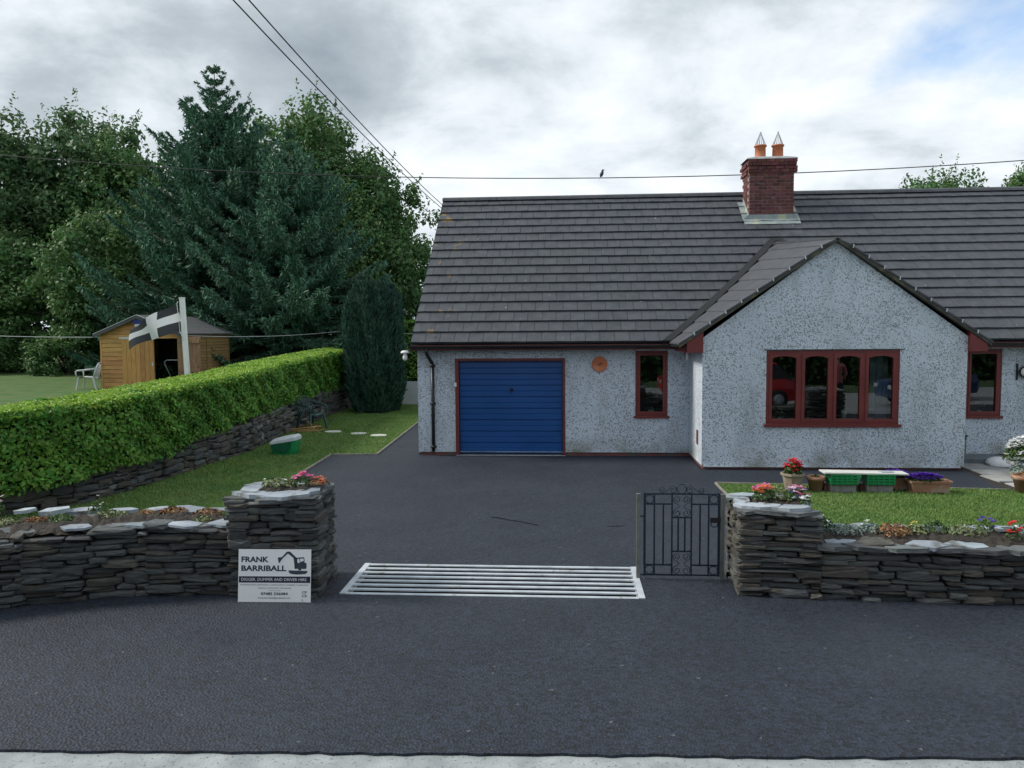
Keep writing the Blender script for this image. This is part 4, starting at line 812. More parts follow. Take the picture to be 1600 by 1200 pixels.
def hedge(name, label, path, width, z0f, z1f, nleaf, size, cat='hedge', droop=.0, mleaf='leaf', group=None, bias=None, new=False):
    """clipped hedge along a polyline (front line), extending `width` to the left of the direction"""
    P = np.array(path, float); seg = np.linalg.norm(np.diff(P, axis=0), axis=1); cum = np.r_[0, np.cumsum(seg)]; T = cum[-1]
    def at(t):
        x = np.interp(t, cum, P[:, 0]); y = np.interp(t, cum, P[:, 1]); i = np.clip(np.searchsorted(cum, t)-1, 0, len(seg)-1); d = np.diff(P, axis=0)[i]/seg[i][:, None]; return x, y, d
    root = thing(name, (P[len(P)//2][0], P[len(P)//2][1], 0), label, cat, group)
    # dark solid body filling the hedge behind its leaves
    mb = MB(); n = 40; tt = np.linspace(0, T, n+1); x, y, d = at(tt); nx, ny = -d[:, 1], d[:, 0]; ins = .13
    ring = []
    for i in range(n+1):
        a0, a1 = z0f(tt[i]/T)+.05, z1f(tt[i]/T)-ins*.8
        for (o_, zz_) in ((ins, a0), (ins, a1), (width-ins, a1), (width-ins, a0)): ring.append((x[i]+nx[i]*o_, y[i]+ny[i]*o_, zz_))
    mb.raw(ring, [(i*4+j, (i+1)*4+j, (i+1)*4+(j+1) % 4, i*4+(j+1) % 4) for i in range(n) for j in range(4)]+[(0,1,2,3),(n*4+3,n*4+2,n*4+1,n*4)]); part('inner_body', mb, M['leafin'], root)
    u = rng.uniform(0, 1, nleaf)
    if bias: u = u**bias
    t = u*T; x, y, d = at(t); nx, ny = -d[:, 1], d[:, 0]
    z0 = np.array([z0f(q) for q in u]); z1 = np.array([z1f(q) for q in u]); f = rng.uniform(0, 1, nleaf); hgt = (z1-z0).mean(); pf = (hgt+droop)/(hgt+droop+width+hgt*.25)
    front = f < pf; back = f > 1-hgt*.2/(hgt+width); top = ~front & ~back; s = rng.uniform(0, 1, nleaf); dep = np.abs(rng.normal(0, .055, nleaf))
    zz_ = np.where(top, z1-dep, z0-droop*rng.uniform(0, 1, nleaf)**2*np.abs(np.sin(t*1.9)+np.sin(t*.7+1))*.6+(z1-z0)*s)
    o_ = np.where(front, dep, np.where(back, width-dep, s*width)); rd = .10
    # rounded front shoulder
    sh = np.clip((zz_-(z1-rd))/rd, 0, 1); o_ = np.where(front, o_+rd*.5*sh**2, o_); zz_ = np.where(top & (o_ < rd), zz_-(rd-o_)*.5, zz_)
    px, py = x+nx*o_, y+ny*o_; bump_ = lumps(px*1.9, py*1.9, zz_*2.2)*.085; px -= np.where(front, nx*bump_, 0); py -= np.where(front, ny*bump_, 0); zz_ += np.where(top, bump_*.5, 0)
    nr = np.c_[np.where(front, -nx, np.where(back, nx, 0)), np.where(front, -ny, np.where(back, ny, 0)), np.where(top, 1., .35)]+rng.normal(size=(nleaf, 3))*.55
    sz = size*rng.uniform(.45, 1.35, nleaf)
    ends = rng.integers(0, nleaf, nleaf//14); ex = at(np.where(rng.uniform(size=len(ends)) < .5, 0., T))
    v = leaves(np.c_[px, py, zz_], nr, sz)
    # end cap
    m_ = nleaf//12; x, y, d = at(np.full(m_, T)); o_ = rng.uniform(0, width, m_); zc = z0f(1)+(z1f(1)-z0f(1))*rng.uniform(0, 1, m_); q = np.abs(rng.normal(0, .05, m_))
    v2 = leaves(np.c_[x-d[:, 1]*o_-d[:, 0]*q, y+d[:, 0]*o_-d[:, 1]*q, zc], d @ np.array([[1,0,0],[0,1,0]])+rng.normal(size=(m_, 3))*.5, size*rng.uniform(.65, 1.2, m_))
    # shoots poking out of the top
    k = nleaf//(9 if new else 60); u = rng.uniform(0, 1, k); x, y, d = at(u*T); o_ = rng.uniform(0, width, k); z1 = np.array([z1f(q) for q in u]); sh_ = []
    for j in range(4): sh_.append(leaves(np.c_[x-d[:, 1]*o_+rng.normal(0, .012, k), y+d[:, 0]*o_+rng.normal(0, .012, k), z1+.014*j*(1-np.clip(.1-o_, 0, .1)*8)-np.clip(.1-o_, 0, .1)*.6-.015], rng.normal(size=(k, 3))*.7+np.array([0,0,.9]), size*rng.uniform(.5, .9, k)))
    if new: put('lit_new_growth', npmesh('lit_new_growth', np.concatenate(sh_).reshape(-1, 3)-np.array(root.location), 4), M['newleaf_lit'], root); sh_ = []  # fresh shoots; their paler colour also paints in the light on top
    me = npmesh('foliage', np.concatenate([v, v2]+sh_).reshape(-1, 3)-np.array(root.location), 4); put('foliage', me, M[mleaf], root); return root
HP = [(-9.3,7.9),(-7.6,9.6),(-6.97,10.5),(-6.74,11.6),(-6.68,13.5),(-6.60,15.8),(-6.9,18.4),(-7.02,21.7),(-6.98,25.6)]
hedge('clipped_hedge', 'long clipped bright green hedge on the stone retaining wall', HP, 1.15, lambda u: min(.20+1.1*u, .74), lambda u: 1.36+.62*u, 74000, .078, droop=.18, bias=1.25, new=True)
hedge('clipped_hedge', 'dark clipped hedge above the pale rendered wall behind the bungalow', [(-8.2,26.35),(10,26.35)], 1.0, lambda u: .8, lambda u: 1.95, 16000, .09)
hedge('tall_hedge', 'taller yellow-green hedge behind the rendered wall, beside the roof verge', [(-9,29.2),(8,29.2)], 1.4, lambda u: .8, lambda u: 3.05+.12*math.sin(u*30), 16000, .13)
hedge('roadside_hedge', 'tall dark hedge across the road, mirrored in the windows', [(40,-6.5),(-40,-6.5)], 2.0, lambda u: 0, lambda u: 3.3+.3*math.sin(u*60), 16000, .3, mleaf='tleaf')
# ------------------------------------------------------------------ trees
def crown_pts(center, rad, ncl, per, cl_r, seed, flat=.8, hollow=.55):
    r = np.random.default_rng(seed); D = rand_dirs(ncl, r); rr = hollow+(1-hollow)*r.uniform(0, 1, ncl)**.6
    rr *= 1+.16*lumps(D[:, 0]*2.2+seed, D[:, 1]*2.2, D[:, 2]*2.2); C = D*rr[:, None]*np.array(rad); C[:, 2] = np.where(C[:, 2] < -rad[2]*.72, -rad[2]*.72, C[:, 2])
    cr = cl_r*r.uniform(.6, 1.35, ncl); idx = np.repeat(np.arange(ncl), per); d2 = rand_dirs(len(idx), r)*np.array([1, 1, flat]); q = r.uniform(.25, 1, len(idx))**.6
    P = C[idx]+d2*(cr[idx]*q)[:, None]; nr = d2+np.array([0, 0, .55])+r.normal(size=d2.shape)*.5; return P+np.array(center), nr, C+np.array(center)
def tree_meshes(h, rad, ncl, per, clr, leaf, seed, trunk_r=.22, sprays=0):
    c = (0, 0, h-rad[2]); P, nr, C = crown_pts(c, rad, ncl, per, clr, seed); r = np.random.default_rng(seed+99)
    V = [leaves(P, nr, leaf*r.uniform(.6, 1.3, len(P)), .6, r)]
    if sprays:   # feathery upright shoots around the outline
        k = r.integers(0, len(C), sprays); s = C[k]; d = (s-np.array(c)); d /= np.linalg.norm(d, axis=1)[:, None]; d[:, 2] = np.abs(d[:, 2])+.35
        for j in range(9): V.append(leaves(s+d*(clr*(.6+.07*j))+r.normal(0, .07, s.shape), r.normal(size=s.shape)+[0,0,.5], leaf*r.uniform(.5, .9, len(s)), .5, r))
    me = npmesh('crown', np.concatenate(V).reshape(-1, 3), 4)
    t = MB(); t.tube([(0,0,-.6),(.05,.03,h*.2),(-.04,.05,h*.42),(.1,0,h*.66),(.05,0,h*.82)], [trunk_r*1.3,trunk_r,trunk_r*.8,trunk_r*.5,trunk_r*.2], 9)
    for k in range(16):
        e = C[r.integers(len(C))]; z0 = h*r.uniform(.18, .6); m_ = Vector((e[0]*.45, e[1]*.45, z0+(e[2]-z0)*.6)); t.tube([(0,0,z0), m_, Vector(e)], [trunk_r*.42, trunk_r*.25, .025], 6)
    return me, t.mesh('trunk')
TR = {'a': tree_meshes(11.8, (4.3,4.0,5.2), 330, 95, .85, .27, 3, .26, 260), 'b': tree_meshes(11.0, (4.6,4.4,5.1), 360, 95, .80, .24, 11, .28, 120), 'c': tree_meshes(6.5, (3.4,3.0,3.0), 210, 85, .62, .22, 21, .18, 120)}
for k, (a, b) in TR.items(): a.materials.append(M['tleaf2' if k == 'a' else 'tleaf']); b.materials.append(M['bark'])
def tree(kind, x, y, rz, s, label, name='broadleaf_tree', cat='tree', group=None, z=None):
    o = thing(name, (x, y, (upz(x, y)-.05) if z is None else z), label, cat, group); o.rotation_euler = (0,0,rz); o.scale = (s if isinstance(s, tuple) else (s, s, s)); put('crown', TR[kind][0], None, o); put('trunk', TR[kind][1], None, o); return o
grp = 'trees at the back of the garden'
tree('a', -27.6, 35.5, .3, (1,1,1.0), 'feathery tall tree at the left edge of the picture', group=grp)
tree('a', -23.6, 37.5, 2.1, (.92,.92,1.02), 'feathery tall tree with the highest crown left of the spruce', group=grp)
tree('b', -20.4, 36.0, 4.0, (.78,.78,.93), 'rounder darker tree between the feathery trees and the spruce', group=grp)
tree('b', -13.2, 38.0, 1.0, (.95,.95,1.12), 'large rounded tree rising behind the blue-green spruce', group=grp)
tree('b', -10.3, 36.5, 2.8, (.85,.85,.88), 'broad tree right of the spruce, reaching to the bungalow roof verge', group=grp)
tree('c', -23.5, 32.0, .8, (1.05,1.0,.88), 'leafy mid-height tree standing in front of the tall left trees', group=grp)
tree('c', -29.0, 31.5, 2.6, (1.0,1.0,.80), 'low dark tree at the left edge under the feathery tree', group=grp)
tree('c', -19.0, 31.0, 1.9, (.85,.85,.95), 'bushy tree just left of the spruce behind the shed roof', group=grp)
tree('c', -8.3, 34.0, .4, (.75,.75,1.02), 'lower bushy tree beside the bungalow roof verge', group=grp)
tree('b', 15.0, 33.5, 1.2, (.62,.6,.715), 'light green tree top showing above the roof ridge', group='trees behind the bungalow', z=.8)
tree('b', 19.3, 32.5, 3.3, (.55,.55,.745), 'tree top at the right edge above the roof ridge', group='trees behind the bungalow', z=.8)
for i, (x, y, s, lb) in enumerate(((-31.5,29.5,.55,'dark shrub at the far left beyond the upper lawn'),(-27.3,30.0,.50,'dark shrub second from the left beyond the upper lawn'),(-23.6,29.6,.52,'dark shrub beyond the upper lawn, left of the white chair'),(-19.8,29.4,.5,'dark shrub right behind the shed'),(-15.6,31.8,.55,'dark shrub behind the spruce trunk'),(-11.2,31.6,.55,'dark shrub right of the spruce trunk'))):
    tree('c', x, y, i*1.7, (s*1.25,s,s*.92), lb, 'shrub', 'shrub', 'shrubs along the garden edge', z=upz(x, y)-1.0)
def spruce(name, label, loc, H, Rb, seed, z0=.05):
    r = np.random.default_rng(seed); segs = []
    def spikes(A, D, Ls, w):
        n = len(A); D = D/np.linalg.norm(D, axis=1)[:, None]; a = np.cross(D, rand_dirs(n, r)); a /= np.linalg.norm(a, axis=1)[:, None]; b = np.cross(D, a); T_ = A+D*Ls[:, None]
        c = [A+(a*math.cos(q)+b*math.sin(q))*w[:, None] for q in (0, 2.094, 4.189)]; v = np.empty((n, 3, 3, 3))
        for k in range(3): v[:, k, 0] = c[k]; v[:, k, 1] = c[(k+1) % 3]; v[:, k, 2] = T_
        segs.append(v.reshape(-1, 3, 3))
    root = thing(name, loc, label, 'tree'); t = MB(); t.tube([(0,0,-.5),(0,0,H*.5),(.03,0,H*.85),(0,0,H*.985)], [.26,.16,.05,.012], 9)
    nw = int(H*2.15)
    for w in range(nw):
        h = z0+(.985-z0)*(w/(nw-1))**.95; L = Rb*min(1.05*(1-h)**1.05, .86)+.12; nb = 5 if h > .85 else 9; fs = min(1., .45+Lb0/2.6) if (Lb0 := L) else 1
        for k in range(nb):
            az = 2*math.pi*(k+r.uniform(-.35, .35))/nb+w*.9; Lb = L*r.choice([.62, .85, 1.0, 1.1])*r.uniform(.92, 1.08); a = -.22+.80*h**1.6+r.uniform(-.12, .12); b_ = .16+.08*(1-h)
            m_ = max(4, int(Lb/.17)); s = np.linspace(.15, 1, m_); hx, hy = math.cos(az), math.sin(az)
            pts = np.c_[hx*Lb*s, hy*Lb*s, h*H+Lb*(a*s+b_*s**3-.10*np.sin(s*3.1))]
            t.tube([tuple(pts[0]), tuple(pts[m_//2]), tuple(pts[-1])], [.03*(1-h)+.008, .018*(1-h)+.006, .004], 4)
            dr = np.gradient(pts, axis=0); dr /= np.linalg.norm(dr, axis=1)[:, None]; side = np.array([-hy, hx, 0])
            for sg in (-1, 1):
                tl = (.30+.36*Lb*(1-s)*.9)*r.uniform(.7, 1.2, m_)*fs; tl = np.minimum(tl, 1.05); D = dr*.8+side*sg*.75+np.array([0,0,.02])+r.normal(0, .12, (m_, 3)); D /= np.linalg.norm(D, axis=1)[:, None]
                mid = pts+D*(tl*.6)[:, None]-np.array([0,0,.05])*tl[:, None]
                spikes(pts, D-np.array([0,0,.10]), tl*.75, np.full(m_, .05*fs)); spikes(mid, D+np.array([0,0,.22]), tl*.5, np.full(m_, .055*fs))
                for f in (.2, .34, .48, .62, .76, .9):       # twiglets
                    q = pts+D*(tl*f*.9)[:, None]-np.array([0,0,.05])*tl[:, None]*f
                    for s2 in (-1, 1):
                        D2 = D*.9+np.cross(D, [0,0,1.])*.75*s2+np.array([0,0,-.12])+r.normal(0, .15, (m_, 3)); spikes(q, D2, tl*.28*(1.25-f)+.10*fs, np.full(m_, .033*fs))
                    spikes(q, D*.5+np.array([0,0,-.8])+r.normal(0, .25, (m_, 3)), r.uniform(.10, .27, m_)*fs, np.full(m_, .033*fs))
            spikes(pts, dr+np.array([0,0,.10]), np.full(m_, .34*fs), np.full(m_, .055*fs))
    v = np.concatenate(segs); me = npmesh('foliage', v.reshape(-1, 3), 3); put('foliage', me, M['needle'], root); put('trunk', t.mesh('trunk'), M['bark'], root); return root
spruce('spruce_tree', 'tall blue-green spruce with a thin pointed top behind the shed', (-13.7,30.0,.85), 12.05, 6.0, 5)
spruce('spruce_tree', 'shorter broad blue-green spruce in front of the rounded tree, right of the tallest', (-10.15,28.3,.85), 9.0, 5.3, 9)
# columnar cypress
cy = thing('cypress_tree', (-5.95,23.7,0), 'narrow dark columnar cypress at the end of the clipped hedge', 'tree')
n = 26000; z = rng.uniform(.05, 4.0, n); rad = .84*np.clip(np.minimum((z+2.2)/3.0, 1), 0, 1)*np.clip((4.22-z)/.9, 0, 1)**.45; a = rng.uniform(0, 2*np.pi, n); rr = rad*(1-np.abs(rng.normal(0, .09, n)))*(1+.10*np.sin(a*5+z*1.3+np.sin(z*2))+.08*np.sin(a*11+z*2.3))
A = np.c_[np.cos(a)*rr, np.sin(a)*rr, z]; D = np.c_[np.cos(a)*.38, np.sin(a)*.38, np.full(n, .95)]+rng.normal(0, .3, (n, 3)); D /= np.linalg.norm(D, axis=1)[:, None]; s = np.cross(D, rand_dirs(n)); s /= np.linalg.norm(s, axis=1)[:, None]; l_ = rng.uniform(.08, .2, n)[:, None]
v = np.empty((n, 4, 3)); v[:, 0] = A-D*l_*.3; v[:, 1] = A+s*.022+D*l_*.3; v[:, 2] = A+D*l_; v[:, 3] = A-s*.022+D*l_*.3
put('foliage', npmesh('foliage', v.reshape(-1, 3), 4), M['cyp'], cy); t = MB(); t.lathe([(.5,-.1),(.55,.3),(.68,1.0),(.72,2.6),(.6,3.4),(.25,3.95),(0,4.0)], n=16); put('stem', t.mesh('stem'), M['leafin'], cy)  # the stem here is a dark solid body filling the foliage
# ------------------------------------------------------------------ shed
SX0, SX1, SY0, SY1 = -13.72, -11.28, 21.9, 25.1; SZ0 = .82; SZE, SZA = 2.52, 3.02; SXM = (SX0+SX1)/2
sh = thing('garden_shed', (SXM,SY0,SZ0), 'honey-coloured timber garden shed with one door open, behind the hedge', 'shed')
def sroof(x): return SZA-(SZA-SZE)*abs(x-SXM)/((SX1-SX0)/2)
DX0, DX1, DX2 = -13.08, -12.10, -11.36     # closed leaf, open gap
nb = 17; bh2 = (SZA-SZ0)/nb
for i in range(nb):
    z0, z1 = SZ0+i*bh2, SZ0+(i+1)*bh2-.006
    for xa, xb in (((SX0,DX0) if z1 < 2.46 else (None, None)), ((DX2,SX1) if z1 < 2.46 else (None, None)), ((SX0,SX1) if z1 >= 2.46 else (None, None))):
        if xa is None: continue
        f = lambda zz_: (SX1-SX0)/2*max(0, min(1, (SZA-zz_)/(SZA-SZE)))
        if z0 >= SZE: a0, b0, a1, b1 = SXM-f(z0), SXM+f(z0), SXM-f(z1), SXM+f(z1)
        else: a0, b0, a1, b1 = xa, xb, xa, xb
        if b1-a1 < .02: a1, b1 = SXM-.01, SXM+.01
        t = MB(); t.raw([(a0,SY0-.022,z0),(b0,SY0-.022,z0),(b1,SY0-.006,z1),(a1,SY0-.006,z1),(a0,SY0+.02,z0),(b0,SY0+.02,z0),(b1,SY0+.02,z1),(a1,SY0+.02,z1)], [(0,1,2,3),(5,4,7,6),(1,5,6,2),(4,0,3,7),(4,5,1,0),(3,2,6,7)]); part('board', t, M['wood'], sh)
nb = 18; bh2 = (SZE-SZ0)/nb
for xx, s_ in ((SX1, 1), (SX0, -1)):
    for i in range(nb):
        z0, z1 = SZ0+i*bh2, SZ0+(i+1)*bh2-.006; a, b = sorted((xx-s_*.02, xx+s_*.004)); t = MB(); t.raw([(a,SY0+.021,z0),(xx+s_*.02 if s_ > 0 else b,SY0+.021,z0),(xx+s_*.02 if s_ > 0 else b,SY1,z0),(a,SY1,z0),(a,SY0+.021,z1),(b,SY0+.021,z1),(b,SY1,z1),(a,SY1,z1)], [(3,2,1,0),(4,5,6,7),(0,1,5,4),(1,2,6,5),(2,3,7,6),(3,0,4,7)]); part('board', t, M['woodside'], sh)
for yy in (SY0+.03, (SY0+SY1)/2, SY1-.03): part('batten', MB().box((SX1+.021,yy-.025,SZ0),(SX1+.035,yy+.025,SZE)), M['woodside'], sh)
part('corner_post', MB().box((SX0-.022,SY0-.03,SZ0),(SX0+.03,SY0-.023,SZE)), M['wood'], sh)
t = MB(); t.box((SX0+.03,SY0+.03,SZ0-.05),(SX1-.03,SY1,SZ0+.03)); t.box((SX0,SY1,SZ0),(SX1,SY1+.03,SZE)); part('floor', t, M['felt'], sh)
t = MB(); ov = .14
for sgn in (-1, 1):
    xe = SXM+sgn*((SX1-SX0)/2+ov); ze = SZE-(SZA-SZE)*ov/((SX1-SX0)/2); A = [(SXM,SY0-.16,SZA+.05),(xe,SY0-.16,ze+.05),(xe,SY1+.12,ze+.05),(SXM,SY1+.12,SZA+.05)]; t.prism(A if sgn < 0 else A[::-1], (0,0,-.035))
rf = part('roof', t, M['felt'], sh)
for sgn in (-1, 1):
    xe = SXM+sgn*((SX1-SX0)/2+ov); ze = SZE-(SZA-SZE)*ov/((SX1-SX0)/2); t = MB(); A = Vector((SXM,SY0-.165,SZA+.02)); B = Vector((xe,SY0-.165,ze+.02)); t.prism([A,B,B+Vector((0,0,-.085)),A+Vector((0,0,-.085))], (0,-.02,0)); part('bargeboard', t, M['felt'], rf)
    t = MB(); t.prism([A+Vector((0,-.025,.034)),B+Vector((0,-.025,.034)),B+Vector((0,-.025,.018)),A+Vector((0,-.025,.018))], (0,.03,0)); part('roof_trim', t, M['lid'], rf)
dr = put('door', MB().box((DX0,SY0+.0,SZ0+.03),(DX1,SY0+.012,2.44)).mesh('door', sh.location), M['woodv'], sh); npk = 7; w = (DX1-DX0)/npk
for i in range(npk): part('plank', MB().box((DX0+i*w+.004,SY0-.024,SZ0+.03),(DX0+(i+1)*w-.004,SY0-.001,2.44)), M['woodv'], dr)
for x in (DX0-.06, DX1-.32): part('hinge', MB().box((x,SY0-.034,2.36),(x+.36,SY0-.026,2.42)), M['lid'], dr)
part('latch', MB().box((DX1-.07,SY0-.036,1.56),(DX1-.02,SY0-.025,1.66)), M['zinc'], dr)
# open leaf, swung out past the corner
OA = Vector((DX2,SY0-.03,0)); od = Vector((.80,-.60,0)).normalized(); on = Vector((-.60,-.80,0)).normalized()
od = Vector((.97,-.22,0)).normalized(); on = Vector((od.y,-od.x,0))
d2 = put('door', MB().obox(OA+od*.40+Vector((0,0,(SZ0+2.44)/2)), od*.40, on*.006, Vector((0,0,(2.44-SZ0)/2-.02))).mesh('door', sh.location), M['woodold'], sh); d2['label'] = 'open shed door showing its braced inner face'
for i in range(6): part('plank', MB().obox(OA+od*(.065+i*.134)+on*.012+Vector((0,0,(SZ0+2.44)/2)), od*.063, on*.008, Vector((0,0,(2.44-SZ0)/2-.02))), M['woodold'], d2)
for z in (SZ0+.62, 2.28): part('ledge', MB().obox(OA+od*.40+on*.030+Vector((0,0,z)), od*.38, on*.012, Vector((0,0,.05))), M['woodold'], d2)
a_, b_ = OA+od*.10+Vector((0,0,2.2)), OA+od*.72+Vector((0,0,SZ0+.72)); part('brace', MB().obox((a_+b_)/2+on*.030, (b_-a_)/2, on*.011, Vector((0,0,.045))), M['woodold'], d2)
fl = thing('floodlight', (SXM+.05,SY0-.1,2.8), 'small blue floodlight under the shed gable peak', 'lamp'); part('casing', MB().box((SXM-.13,SY0-.16,2.80),(SXM+.19,SY0-.03,2.93)), M['bluep'], fl); part('lens', MB().obox((SXM+.05,SY0-.15,2.76),(.11,0,0),(0,.05,.02),(0,-.01,.025)), M['lid'], fl)
mw = thing('lawn_mower', (-11.75,SY0+.75,SZ0+.03), 'green mower with pale tubular handle standing inside the shed doorway', 'mower')
part('deck', MB().lathe([(0,.32),(.18,.31),(.24,.22),(.28,.1),(.27,.06)], (-11.72,SY0+.75,SZ0+.04), 14), M['green'], mw)
part('handle', MB().tube([(-11.85,SY0+.6,SZ0+.2),(-11.98,SY0+.35,SZ0+.78),(-11.97,SY0+.33,SZ0+.86),(-11.9,SY0+.33,SZ0+.9),(-11.55,SY0+.33,SZ0+.9),(-11.5,SY0+.33,SZ0+.84),(-11.55,SY0+.6,SZ0+.2)], .014, 6), M['zinc'], mw)
for x, y in ((-11.98,.6),(-11.46,.6),(-11.98,.95),(-11.46,.95)):
    t = MB(); t.lathe([(.02,-.025),(.09,-.025),(.1,-.015),(.1,.015),(.09,.025),(.02,.025)], n=12); t.v = [(z_+x, y_+SY0+y, x_+SZ0+.13) for x_, y_, z_ in t.v]; part('wheel', t, M['rubber'], mw)
# flagpole and flag
fp = Vector((-8.93,17.6,.8)); t = MB(); t.obox(fp+Vector((-.02,0,1.27)), (.048,0,0), (0,.048,0), (-.045,0,1.27)); t.obox(fp+Vector((-.065,0,2.545)), (.054,0,0), (0,.054,0), (0,0,.012)); single('flagpole', t, M['white'], fp, 'white square flagpole rising behind the hedge in front of the shed', 'flagpole')
fl = thing('flag', (-9.1,17.55,3.0), 'black flag with a white cross blowing from the white pole', 'flag')
FA, FB = Vector((-9.09,17.53,3.21)), Vector((-9.04,17.53,2.55)); nu, nv = 26, 16
def fpt(u, v):
    p = FA.lerp(FB, .5+(v-.5)*(1-.5*u)); sag = .40*u+.06*u*u; d = Vector((-1.08*u, -.28*math.sin(u*2.4)*1.0+.09*math.sin(u*9+v*2.5), -sag-.10*u*v+.045*math.sin(u*7+v*3)*u)); return p+d
fq = [MB() for _ in range(4)]; fw_ = MB()
for i in range(nu):
    for j in range(nv):
        u0, u1, v0, v1 = i/nu, (i+1)/nu, j/nv, (j+1)/nv; um, vm = (u0+u1)/2, (v0+v1)/2; wh = abs(um-.45) < .105 or abs(vm-.46) < .16
        (fw_ if wh else fq[(um > .45)*2+(vm > .46)]).face([fpt(u0,v0),fpt(u0,v1),fpt(u1,v1),fpt(u1,v0)], True)
part('cross', fw_, M['flagw'], fl)
for q in fq: part('quarter', q, M['flagb'], fl)
part('halyard', MB().tube([FA+Vector((.03,0,.05)), FA, FB, FB+Vector((.08,0,-.2))], .006, 4), M['white'], fl)
# ------------------------------------------------------------------ chairs
def chair(label, loc, rz, mt):
    c = thing('garden_chair', loc, label, 'chair', 'plastic garden chairs'); c.rotation_euler = (0,0,rz)
    def P(name, t): put(name, t.mesh(name), mt, c)
    t = MB(); n = 8; G = []
    for i in range(n+1):
        for j in range(n+1): u, v = i/n-.5, j/n; G.append((u*(.46-.05*v), -.22+.44*v, .43-.035*v-.012*math.cos(u*6)+(-.04*(1-v*8) if v < .125 else 0)))
    F = [(i*(n+1)+j, (i+1)*(n+1)+j, (i+1)*(n+1)+j+1, i*(n+1)+j+1) for i in range(n) for j in range(n)]; t.raw(G, F, True); t.raw([(x, y, z-.014) for x, y, z in G], [f[::-1] for f in F], True); P('seat', t)
    t = MB()
    for k in range(7):
        x = (k-3)*.055; t.tube([(x, .20, .40), (x*1.05, .26, .56), (x*1.1, .315, .80-.02*abs(k-3)**1.3*.6)], .013, 6)
    t.tube([(-.22,.2,.40),(-.235,.27,.60),(-.21,.32,.75),(-.12,.335,.82),(0,.34,.84),(.12,.335,.82),(.21,.32,.75),(.235,.27,.60),(.22,.2,.40)], .018, 7); P('backrest', t)
    for s in (-1, 1):
        t = MB(); t.tube([(s*.215,.31,.70),(s*.27,.20,.66),(s*.285,0,.635),(s*.28,-.20,.62),(s*.27,-.25,.59),(s*.262,-.245,.43)], [.016,.022,.024,.024,.022,.018], 7); P('armrest', t)
    for sx, sy, tx, ty in ((-1,-1,-.27,-.27),(1,-1,.27,-.27),(-1,1,-.25,.30),(1,1,.25,.30)):
        t = MB(); a = Vector((sx*.215, sy*.20, .42)); b = Vector((tx, ty, 0)); w = .030; t.raw([a+Vector((-w,-.02,0)),a+Vector((w,-.02,0)),a+Vector((w,.02,0)),a+Vector((-w,.02,0)),b+Vector((-w*.8,-.02,0)),b+Vector((w*.8,-.02,0)),b+Vector((w*.8,.02,0)),b+Vector((-w*.8,.02,0))], [(0,1,5,4)[::-1],(1,2,6,5)[::-1],(2,3,7,6)[::-1],(3,0,4,7)[::-1],(4,5,6,7)[::-1],(0,1,2,3)]); P('leg', t)
    return c
chair('dark green plastic garden chair against the stone wall under the hedge', (-6.52,19.3,.015), R_(58), M['greend'])
chair('white plastic garden chair on the upper lawn beside the shed', (-14.05,21.75,.83), R_(-78), M['lid'])
# ------------------------------------------------------------------ litter tub, hose, stepping stones
tb = thing('pet_tub', (-5.75,15.35,.014), 'green plastic tub with a sloping pale grey hood on the left lawn', 'tub')
def loft(rings, cap=True):
    t = MB(); n = len(rings[0]); V = [p for r in rings for p in r]; F = [(i*n+j, i*n+(j+1) % n, (i+1)*n+(j+1) % n, (i+1)*n+j) for i in range(len(rings)-1) for j in range(n)]
    if cap: F += [tuple(range(n))[::-1], tuple((len(rings)-1)*n+j for j in range(n))]
    return t.raw(V, F)
def rrect(cx, cy, z, a, b, r=.04, zl=0, k=3):
    P = []
    for qx, qy, s in ((1,1,0),(-1,1,1),(-1,-1,2),(1,-1,3)):
        for i in range(k+1): an = math.pi/2*(s+i/k); P.append((cx+qx*(a-r)+r*math.cos(an), cy+qy*(b-r)+r*math.sin(an), z+zl*(qx*(a-r)+r*math.cos(an))/a))
    return P
part('tray', loft([rrect(-5.75,15.35,.015,.22,.17,.05),rrect(-5.75,15.35,.10,.245,.185,.05),rrect(-5.75,15.35,.30,.275,.20,.05,.035)]), M['green'], tb)
for x0_, z1_ in ((-5.88,.27),(-5.70,.30)): pass
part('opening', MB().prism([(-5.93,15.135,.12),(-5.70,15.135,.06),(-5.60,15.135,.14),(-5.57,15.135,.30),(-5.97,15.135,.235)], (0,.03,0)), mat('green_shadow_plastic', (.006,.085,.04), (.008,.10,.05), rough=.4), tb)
part('hood', loft([rrect(-5.75,15.35,.275,.285,.205,.05,.045),rrect(-5.75,15.35,.33,.28,.20,.05,.055),rrect(-5.74,15.36,.375,.23,.16,.06,.045),rrect(-5.73,15.37,.39,.10,.07,.05,.02)]), M['lid'], tb)
t = MB(); pts = []
for k in range(360):
    a = k*.125; rr_ = .40+.07*math.sin(a*.137+1)+.03*math.sin(a*.41); pts.append((-6.72+rr_*1.05*math.cos(a)+.06*math.sin(a*.21), 19.05+rr_*.8*math.sin(a)+.05*math.cos(a*.17), .03+.10*(.5+.5*math.sin(a*.083))*(k/360)+.07*(.5+.5*math.sin(a+a*.05))*(k/360)))
t.tube(pts, .010, 5); t.tube([pts[-1],(-6.5,18.9,.28),(-6.3,18.75,.12),(-6.05,18.5,.025)], .010, 5); single('garden_hose', t, M['hose'], (-6.72,19.05,.02), 'coiled tan garden hose lying on the lawn beside the dark green chair', 'hose')
